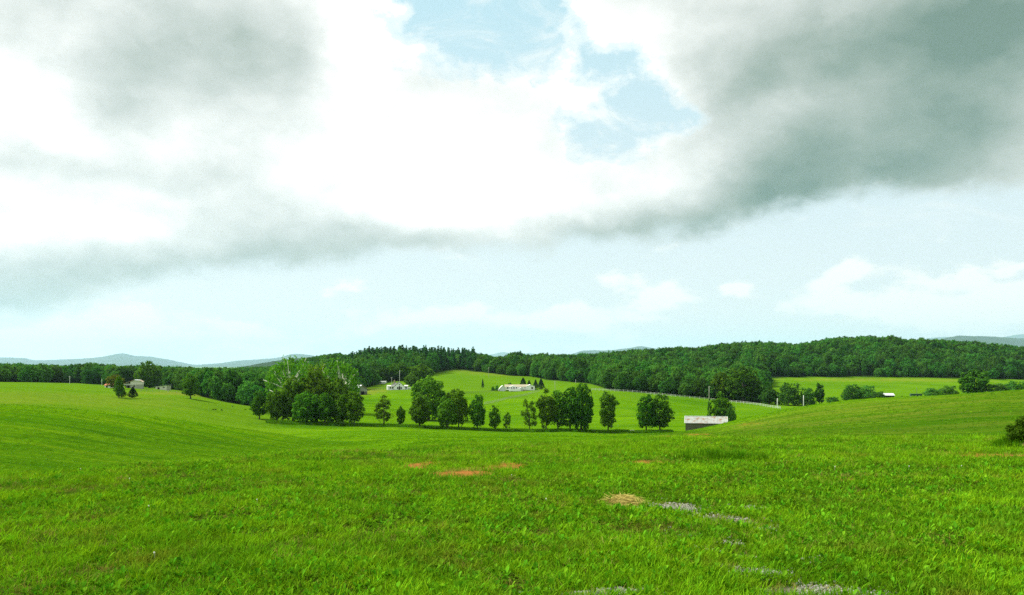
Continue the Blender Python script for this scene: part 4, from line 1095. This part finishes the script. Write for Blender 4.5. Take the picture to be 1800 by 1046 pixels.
# ------------------------------------------------------------------ poles
def pole(px, top, base, label, mat='pole', d=None, rad=.15, arm=True):
    p = hit(px, base, 230) if d is None else P3(px, d)
    h = -(top - HY) / F * p[1] - p[2]
    o = thing('utility_pole', label, 'pole', p, R(15), 'utility poles')
    MB().tube([(0, 0, -.6), (0, 0, h * .5), (0, 0, h)], [rad, rad * .88, rad * .7], 8).build('shaft', M[mat], o, True)
    if arm:
        MB().box((0, -.14, h - .5), (1.5, .09, .11)).build('crossarm', M[mat], o)
        for x in (-.65, 0, .65): MB().tube([(x, -.14, h - .44), (x, -.14, h - .27)], [.05, .03], 6).build('insulator', M['white'], o)
for a in ((122.5, 661, 675, 'pale pole before the wood on the far field edge, a bit taller twin beside it', 'fence'), (179, 666, 678, 'pole with a bent lamp arm beside the small white shed', 'fence'),
          (644.5, 662, 677, 'grey pole at the wood edge above the grey barn', 'pole'), (688.5, 663, 675, 'short pole uphill of the white farmhouse', 'fence'),
          (702.5, 651, 676, 'tall white pole rising behind the white farmhouse gable', 'fence'), (859, 645.5, 663, 'thin pole at the top of the hayfield before the wood', 'pole'),
          (975.5, 670, 687, 'tan pole in the hayfield past the dark cedars', 'pole'), (1012, 667, 673.5, 'short pale post at the foot of the wood over the dense group', 'fence')):
    pole(a[0], a[1], a[2], a[3], a[4], arm=a[0] not in (1012, 179))
pole(1246.5, 679, 0, 'grey pole in the fence line behind the tin roofed barn', 'pole', d=424, rad=.2)
pole(1366.5, 700, 0, 'pale pole at the fence end where it meets the mown hill', 'fence', d=405, rad=.26, arm=False)
pole(1412.5, 695, 0, 'pale pole on the skyline of the mown hill', 'fence', d=395, rad=.24, arm=False)
pole(1611.5, 681, 0, 'thin dark pole with a small white box beyond the mown hill', 'darkpole', d=430, rad=.12, arm=False)

# ------------------------------------------------------------------ fences
def fence(name, label, pts, step, h, pw, rails, mat, rail_h=.13, rail_t=.04, stiff=True):
    P = [hit(a, b, 230) for a, b in pts]
    seg = [np.linalg.norm(P[i+1][:2] - P[i][:2]) for i in range(len(P) - 1)]
    cum = np.concatenate([[0], np.cumsum(seg)]); n = max(int(cum[-1] / step), 2)
    s = np.linspace(0, cum[-1], n + 1)
    X = np.interp(s, cum, [p[0] for p in P]); Yv = np.interp(s, cum, [p[1] for p in P]); Z = H(X, Yv)
    o = thing(name, label, 'fence', (X[0], Yv[0], Z[0]))
    g = np.random.default_rng(len(pts) + n)
    pm = MB().box((0, 0, h / 2 - .2), (pw, pw, h + .4)).mesh('post', M[mat])
    for x, y, z in zip(X, Yv, Z):
        q = link('post', pm, o, (x - X[0], y - Yv[0], z - Z[0])); q.rotation_euler = (g.normal() * .02, g.normal() * .02, g.uniform(0, 1))
    rm = None
    for i in range(n):
        a = np.array([X[i] - X[0], Yv[i] - Yv[0], Z[i] - Z[0]]); b = np.array([X[i+1] - X[0], Yv[i+1] - Yv[0], Z[i+1] - Z[0]])
        L = np.linalg.norm(b - a)
        if rm is None: rm = MB().box((.5, 0, 0), (1, rail_t, rail_h)).mesh('rail', M[mat])
        dv = (b - a) / L
        for rh in rails:
            q = link('rail', rm, o, tuple(a + np.array([0, -pw * .55, rh]) + np.array([0, 0, g.normal() * .015])))
            q.scale = (L - .01, 1, 1); q.rotation_euler = (0, -math.asin(dv[2]), math.atan2(dv[1], dv[0]))
    return o
fence('rail_fence', 'long faded white rail fence along the foot of the wood', [(1040, 686.5), (1085, 688.5), (1140, 693), (1190, 698), (1250, 704), (1300, 709), (1340, 714), (1372, 719)], 2.6, 1.35, .16, (.55, 1.15), 'fence', .10)
fence('house_fence', 'thin post and rail fence running downhill from the long white house', [(852, 711), (880, 705), (910, 698), (935, 692), (948, 688.5)], 2.4, 1.2, .12, (.5, 1.05), 'pole', .08)
fence('paddock_fence', 'dark post and rail fence between the columnar evergreen and tallest creek tree', [(782, 692), (820, 691.5), (850, 690), (878, 688)], 2.6, 1.2, .12, (.5, 1.05), 'darkpole', .08)
fence('farm_fence', 'dark low fence beside the white farmhouse', [(655, 687), (668, 685.5), (680, 684.5)], 2.2, 1.2, .13, (.4, .75, 1.1), 'darkpole', .1)
fence('pasture_fence', 'sparse grey post fence below the farm sheds', [(248, 688), (275, 689), (300, 690.5), (325, 693)], 3.4, 1.1, .12, (.5, 1.0), 'pole', .05)

# ------------------------------------------------------------------ meadow plants close to the viewpoint
def blade_tuft(seed, n, h, spread, w, lean=.5, seg=2, curl=.6, soft=False):
    g = np.random.default_rng(seed); v = []; f = []
    for _ in range(n):
        a = g.uniform(0, 6.283); rr = spread * (abs(g.normal()) * .62 if soft else math.sqrt(g.uniform())); b = np.array([rr * math.cos(a), rr * math.sin(a), -.01])
        hh = h * g.uniform(.45, 1.15) * (1 / (1 + (rr / spread) ** 2 * 1.2) if soft else 1); la = a + g.normal() * .9; ld = lean * g.uniform(.2, 1.2) * hh
        dv = np.array([math.cos(la), math.sin(la), 0]); sd = np.array([-dv[1], dv[0], 0]) * w * g.uniform(.6, 1.3)
        base = len(v); tw = g.uniform(-.6, .6)
        sd = sd * math.cos(tw) + dv * w * math.sin(tw)
        for k in range(seg + 1):
            t = k / seg; c = b + np.array([0, 0, hh * (t - curl * .35 * t * t)]) + dv * ld * t ** 1.7
            ww = (1 - t) ** .7 if k < seg else 0.0
            if k < seg: v += [c - sd * ww, c + sd * ww]
            else: v.append(c)
        for k in range(seg - 1): f.append((base + 2*k, base + 2*k + 1, base + 2*k + 3, base + 2*k + 2))
        f.append((base + 2*seg - 2, base + 2*seg - 1, base + 2*seg))
    return v, f
def leaf_rosette(seed, n, L, wid, up=.6):
    """broad leaves on short stalks round a centre, each folded along its midrib"""
    g = np.random.default_rng(seed); v = []; f = []
    for i in range(n):
        a = i * 2.4 + g.normal() * .4; d = np.array([math.cos(a), math.sin(a), 0]); s = np.array([-d[1], d[0], 0]); u = np.array([0, 0, 1.0])
        l = L * g.uniform(.6, 1.15); w = wid * l * g.uniform(.8, 1.2); e = up * g.uniform(.3, 1.3)
        st = .35 * l
        def at(t, k): 
            r = st + l * t; z = e * st * 1.6 + e * l * t * .9 - .55 * l * t * t * (1.2 - .5 * e)
            return d * r * (1 - .12 * e) + u * z + s * w * k + u * abs(k) * w * .35
        b = len(v)
        v += [d * .01, at(0, 0), at(.28, .42), at(.28, -.42), at(.62, .46), at(.62, -.46), at(1, 0), at(.30, 0), at(.64, 0)]
        f += [(b+1, b+2, b+7), (b+1, b+7, b+3), (b+2, b+4, b+8, b+7), (b+7, b+8, b+5, b+3), (b+4, b+6, b+8), (b+8, b+6, b+5)]
        v += [d * .004 + s * .004, d * .004 - s * .004]; f.append((b+9, b+10, b+1))
    return v, f
def pobj(v, f, mat): return bpy.data.objects.new('kind', mk_mesh('kind', v, f, (M[mat],)))
def pebble(seed):
    import bmesh
    g = random.Random(seed); bm = bmesh.new(); bmesh.ops.create_icosphere(bm, subdivisions=1, radius=.5)
    for q in bm.verts: q.co *= g.uniform(.75, 1.2); q.co.z *= .62
    me = bpy.data.meshes.new('kind'); bm.to_mesh(me); bm.free(); me.materials.append(M['stone'])
    return bpy.data.objects.new('kind', me)

def field(n, r0, r1, power, seed, th=46):
    """points in a wide fan, density falling with distance as r**-power"""
    g = np.random.default_rng(seed)
    u = g.uniform(0, 1, n); k = 2 - power
    r = (r0 ** k + u * (r1 ** k - r0 ** k)) ** (1 / k) if abs(k) > 1e-3 else r0 * (r1 / r0) ** u
    t = R(1) * g.uniform(-th, th, n)
    return r * np.sin(t), r * np.cos(t), r, g
def bare(x, y):
    return np.maximum(mask('gravel', x, y) * 1.25, mask('clay', x, y) * 1.3)
def grow(name, protos, x, y, r, g, smin, smax, grow_with=0.0, label=None, tilt=.12, sink=0.0, zs=None):
    n = len(x); z = H(x, y) - sink
    s = g.uniform(smin, smax, n) * (1 + grow_with * np.clip((r - 8) / 30, 0, 2))
    rot = np.stack([g.normal(size=n) * tilt, g.normal(size=n) * tilt, g.uniform(0, 6.283, n)], -1)
    hz_ = s if zs is None else s * zs
    scl = np.stack([s, s, hz_], -1)
    return scatter(name, np.stack([x, y, z], -1), rot, scl, g.integers(0, len(protos), n), protos, label)

# short meadow grass
x, y, r, g = field(210000, 4.2, 62, 1.35, 1)
lushn = fbm(x * .35, y * .35, 77, 3)
thin = fbm(x * 1.5, y * 1.5, 83, 3)
keep = (g.uniform(0, 1, len(x)) > np.maximum(mask('gravel', x, y) * (.45 + 1.0 * thin), mask('clay', x, y) * (.35 + 1.0 * thin))) & (g.uniform(0, 1, len(x)) < np.clip(.45 + 1.1 * (lushn - .25), .2, 1) * sstep(.33, .54, thin + .09))
x, y, r, lushn = x[keep], y[keep], r[keep], lushn[keep]
tufts = [pobj(*blade_tuft(200 + i, 17, .058 + .014 * (i % 4), .072, .0044, .95), 'grass') for i in range(7)]
grow('meadow_grass', tufts, x, y, r, g, .6, 1.25, 1.0, 'short meadow grass growing over the near slope', zs=.6 + .9 * lushn)
# dry bits in the sward
x, y, r, g = field(36000, 4.5, 45, 1.4, 2)
k = g.uniform(0, 1, len(x)) < .22 + .9 * sstep(.50, .66, fbm(x * .8, y * .8, 66, 3)) + 1.1 * mask('dry', x, y) + .5 * bare(x, y)
dryp = [pobj(*blade_tuft(300 + i, 9, .07, .08, .0028, 1.3), 'drygrass') for i in range(4)]
grow('dry_grass', dryp, x[k], y[k], r[k], g, .6, 1.2, 1.0, 'dry straw coloured blades among the meadow grass')
# broad leaved weeds in patches
x, y, r, g = field(125000, 4.2, 26, 1.2, 3)
wn = fbm(x * .42 + 9, y * .42, 91, 3)
pk = sstep(.39, .57, wn + .10 * (1 - sstep(6, 13, r)) - .08 * sstep(16, 28, r))
k = (g.uniform(0, 1, len(x)) < pk) & (bare(x, y) < .25) & (g.uniform(0, 1, len(x)) < .75)
weeds = [pobj(*leaf_rosette(400 + i, 6 + i % 5, .025 + .007 * (i % 3), (.52, .30, .66)[i % 3], .7 + .25 * (i % 3)), ('weed', 'grass', 'weed', 'rank', 'grass', 'weed')[i % 6]) for i in range(12)]
grow('broadleaf_weeds', weeds, x[k], y[k], r[k], g, .55, 1.15, .3, 'low broad leaved weeds growing through the meadow', tilt=.2)
# coarser tufts over the farther slopes
x, y, r, g = field(90000, 34, 330, 1.45, 6, 38)
k = (g.uniform(0, 1, len(x)) > 1.2 * bare(x, y)) & ((y < 180) | (y < wood_edge(CX + F * x / np.maximum(y, 1)) - 2)) & (g.uniform(0, 1, len(x)) < .25 + 1.3 * (fbm(x * .12, y * .12, 61, 3) - .25))
ptuft = [pobj(*blade_tuft(700 + i, 9, .13, .22, .022, 1.0), ('rank', 'grass', 'rank', 'rank')[i]) for i in range(4)]
grow('pasture_tufts', ptuft, x[k], y[k], np.full(k.sum(), 8.0), g, .6, 1.3, 0, 'coarse grass tufts over the rolling pasture')
# small pale clover heads
x, y, r, g = field(40, 4.6, 16, 1.2, 4)
def clover(seed):
    b = MB(); b.tube([(0, 0, 0), (0, 0, .06)], [.0012, .0012], 4); b.tube([(0, 0, .056), (0, 0, .061), (0, 0, .069), (0, 0, .074)], [.003, .008, .007, .002], 6)
    return bpy.data.objects.new('kind', b.mesh('kind', M['petal']))
grow('clover_flowers', [clover(0)], x[::2], y[::2], r[::2], g, .7, 1.2, 0, 'small pale clover heads dotted in the meadow')
# gravel
gx, gy, gs = [], [], []
g = np.random.default_rng(12)
for cx, cy, ax, ay, w in PATCH['gravel']:
    n = int(min(9000, 1700 * ax * ay * 3.14 * 2.2 + 80) * w)
    a = g.uniform(0, 6.283, n); q = np.sqrt(g.uniform(0, 1, n)) * 2.0
    gx.append(cx + ax * q * np.cos(a)); gy.append(cy + ay * q * np.sin(a))
gx, gy = np.concatenate(gx), np.concatenate(gy)
k = g.uniform(0, 1, len(gx)) < (mask('gravel', gx, gy) * .8 + .12) * sstep(.36, .60, fbm(gx * 3, gy * 3, 29, 3) + .06)
gx, gy = gx[k], gy[k]
n = len(gx); s = .012 * np.exp(g.normal(size=n) * .5) + .010
scatter('gravel', np.stack([gx, gy, H(gx, gy) + s * .1], -1), g.uniform(0, 6.28, (n, 3)) * np.array([.15, .15, 1]), np.stack([s] * 3, -1), g.integers(0, 5, n), [pebble(i) for i in range(5)], 'grey gravel showing through thin grass')
# taller rank grass along creek row and ditch, its dark line doubling as shade
x0 = []; g = np.random.default_rng(15)
for px0, px1, ra, rb, dd, n in ((640, 1105, 754, 760, 9, 2600), (470, 640, 748, 753, 10, 1200), (1108, 1180, 762.5, 763.5, 4, 900)):
    px = g.uniform(px0, px1, n); 
    dref = 238 + 9 * (px - 640) / 460 if px0 == 640 else np.full(n, 241.0)
    if px0 == 640: dref = np.interp(px, [640, 800, 900, 1105], [239, 239, 242, 246])
    d = dref + g.normal(size=n) * dd * .22 - 1
    x0.append(np.stack([(px - CX) / F * d, d], -1))
q = np.concatenate(x0); n = len(q)
rank = [pobj(*blade_tuft(500 + i, 26, .75, .55, .035, .5), 'rank') for i in range(4)]
grow('creek_shade_grass', rank, q[:, 0], q[:, 1], np.full(n, 8.0), g, .7, 1.5, 0, 'dark rank grass along the creek, doubling as shade under the tree row')

# single tussocks and clumps one can point to
def clump(name, label, cat, pos, n, h, spread, w, mat, seed, lean=.5, flat=1.0, group=None):
    v, f = blade_tuft(seed, n, h, spread, w, lean, 3, soft=spread > .3)
    v = [(a[0], a[1] * flat, a[2]) for a in np.array(v)]
    me = mk_mesh(name, v, f, (M[mat],))
    return thing(name, label, cat, pos, 0, group, me)
for px, row, n, h, sp, lab in ((1262, 806, 900, .30, 1.1, 'largest tall grass clump standing on the brow below the tin roofed barn'), (1205, 808, 240, .22, .5, 'smaller tall grass clump on the brow beside the largest one'),
                               (1345, 810, 420, .22, .85, 'wide low clump of tall grass on the brow, toward the mown hill'), (1300, 806, 350, .25, .6, 'tall grass clump joining the largest and the wide low one')):
    clump('tall_grass_clump', lab, 'grass clump', hit(px, row), n, h, sp, .006, 'rank', px, .35, 1.4, 'tall grass clumps on the brow')
clump('grass_tussock', 'spiky grass tussock with long arching blades among low weeds', 'grass tussock', hit(250, 1022), 60, .20, .10, .006, 'grass', 77, 1.1)
clump('grass_tussock', 'bright grass tussock at the edge of the gravel by the bottom of the picture', 'grass tussock', hit(1250, 1030), 90, .14, .16, .005, 'grass', 78, .8)
clump('straw_tuft', 'small upright tuft of dry straw in the weeds below the straw heap', 'straw tuft', hit(1067, 962), 26, .12, .06, .004, 'straw', 79, .7)

def straw_heap():
    p = hit(1098, 884); g = np.random.default_rng(33); v = []; f = []
    for i in range(620):
        a = g.uniform(0, 6.283); q = math.sqrt(g.uniform()); c = np.array([.21 * q * math.cos(a), .34 * q * math.sin(a), .015 + .075 * (1 - q * q) * g.uniform(.3, 1)])
        if g.uniform() < .12: c[:2] *= g.uniform(1.1, 1.5); c[2] = .03
        t = g.normal() * .55 + (0 if g.uniform() < .8 else 1.4); L = g.uniform(.05, .13)
        d = np.array([math.cos(t), math.sin(t), g.normal() * .18]); s = np.array([-d[1], d[0], g.normal() * .5]); s = s / np.linalg.norm(s) * .0028
        b = len(v); mid = c + np.array([0, 0, g.uniform(0, .012)])
        v += [c - d * L - s, c - d * L + s, mid - s, mid + s, c + d * L - s * .5, c + d * L + s * .5]
        f += [(b, b+1, b+3, b+2), (b+2, b+3, b+5, b+4)]
    thing('straw_heap', 'small heap of dry yellow straw lying on the grass beside the gravel', 'straw heap', p, 0, None, mk_mesh('straw_heap', v, f, (M['straw'],)))
straw_heap()

# grassy bank with a dark shrub at the edge of the near field
def bank_shrub():
    p = hit(1806, 790); s = p[1] / F
    g = np.random.default_rng(41)
    b = 2.0
    mv = []; mf = []
    nu, nv = 40, 14
    for j in range(nv + 1):
        for i in range(nu):
            t = j / nv; a = 2 * math.pi * i / nu
            rr = (1 - t) ; z = .42 * (1 - (1 - t) ** 1.9) - .06
            q = 1 + .12 * math.sin(a * 3 + 1) + .06 * math.sin(a * 7)
            mv.append((1.05 * rr * math.cos(a) * q + .25, .9 * rr * math.sin(a) * q, z + .03 * math.sin(a * 5 + t * 9)))
    for j in range(nv):
        for i in range(nu): mf.append((j*nu + i, j*nu + (i+1) % nu, (j+1)*nu + (i+1) % nu, (j+1)*nu + i))
    kindof(link('earth_bank', mk_mesh('earth_bank', mv, mf, (M['bankearth'],), True), None, p), 'structure')
    pts = []
    for _ in range(1500):
        a = g.uniform(0, 6.283); q = math.sqrt(g.uniform()) * 1.12
        z = .42 * (1 - min(q, 1) ** 1.9) - .06
        c = np.array([1.05 * q * math.cos(a) + .25, .9 * q * math.sin(a), z])
        if abs(c[0] + .28) < .16 and c[1] < -.2 and g.uniform() < .8: continue
        pts.append(c)
    pts = np.array(pts) + p
    n = len(pts); s = g.uniform(.9, 1.9, n)
    scatter('bank_grass', pts, np.stack([g.normal(size=n) * .25, g.normal(size=n) * .25, g.uniform(0, 6.28, n)], -1), np.stack([s, s, s], -1), g.integers(0, 4, n),
            [pobj(*blade_tuft(600 + i, 16, .11, .09, .006, .8), 'rank') for i in range(4)], 'rank dark grass on the small earth bank')
    # shrub
    lob = [((c[0] * 1.05 - .52, c[1] - .1, c[2] * .78 + .02), r * .72) for c, r in [((.42, .05, .62), .30), ((.20, -.05, .50), .22), ((.62, -.1, .55), .30), ((.75, .15, .78), .30), ((.52, .2, .86), .24), ((.05, 0, .40), .15), ((.95, 0, .5), .3), ((.36, -.22, .42), .2), ((.10, .1, .62), .16), ((.62, 0, .98), .17), ((.28, .05, .80), .15), ((.86, -.1, .86), .18)]]
    V, N = [], []
    for c, r in lob:
        k = int(2600 * r); d = unit(g.normal(size=(k, 3)) + np.array([0, 0, .3])); V.append(np.array(c) + d * (r * g.uniform(.5, 1.12, k))[:, None]); N.append(unit(d + g.normal(size=(k, 3)) * .6))
    V = np.concatenate(V); N = np.concatenate(N)
    v, f = leaf_quads(V, N, .026 * g.uniform(.6, 1.3, len(V)), g, .5)
    o = thing('dark_shrub', 'dark leafy shrub on the small earth bank at the picture edge', 'shrub', p)
    link('foliage', mk_mesh('foliage', v, f, (M['dark'],)), o)
    st = MB()
    for c, r in lob: st.tube([(-.12, -.1, .1), (np.array(c) * .6 + np.array([-.05, -.04, .05])), c], [.02, .014, .006], 5)
    st.build('stems', M['bark'], o)
bank_shrub()
# dark weed clumps on the far slope
for px, row, lab in ((374.5, 720.5, 'dark weed clump in the far meadow, first of the close pair'), (378.5, 720.4, 'dark weed clump in the far meadow, second of the close pair'), (389.5, 721.5, 'dark weed clump just beyond the close pair in the far meadow'),
                     (408.5, 714.7, 'dark weed clump nearest the wood in the far meadow'), (431, 720.8, 'dark weed clump beside the lone round tree in the far meadow'), (1585.5, 695.5, 'dark bush stump on bare ground beyond the mown hill')):
    p = hit(px, row, 150) if px < 1000 else P3(px, 330)
    if px > 1000: p[2] = -(697 - HY) / F * p[1]
    clump('weed_clump', lab, 'weed clump', p, 70, .55, .35, .05, 'cow', int(px), .6, 1.0, 'dark weed clumps in the far meadow' if px < 1000 else None)
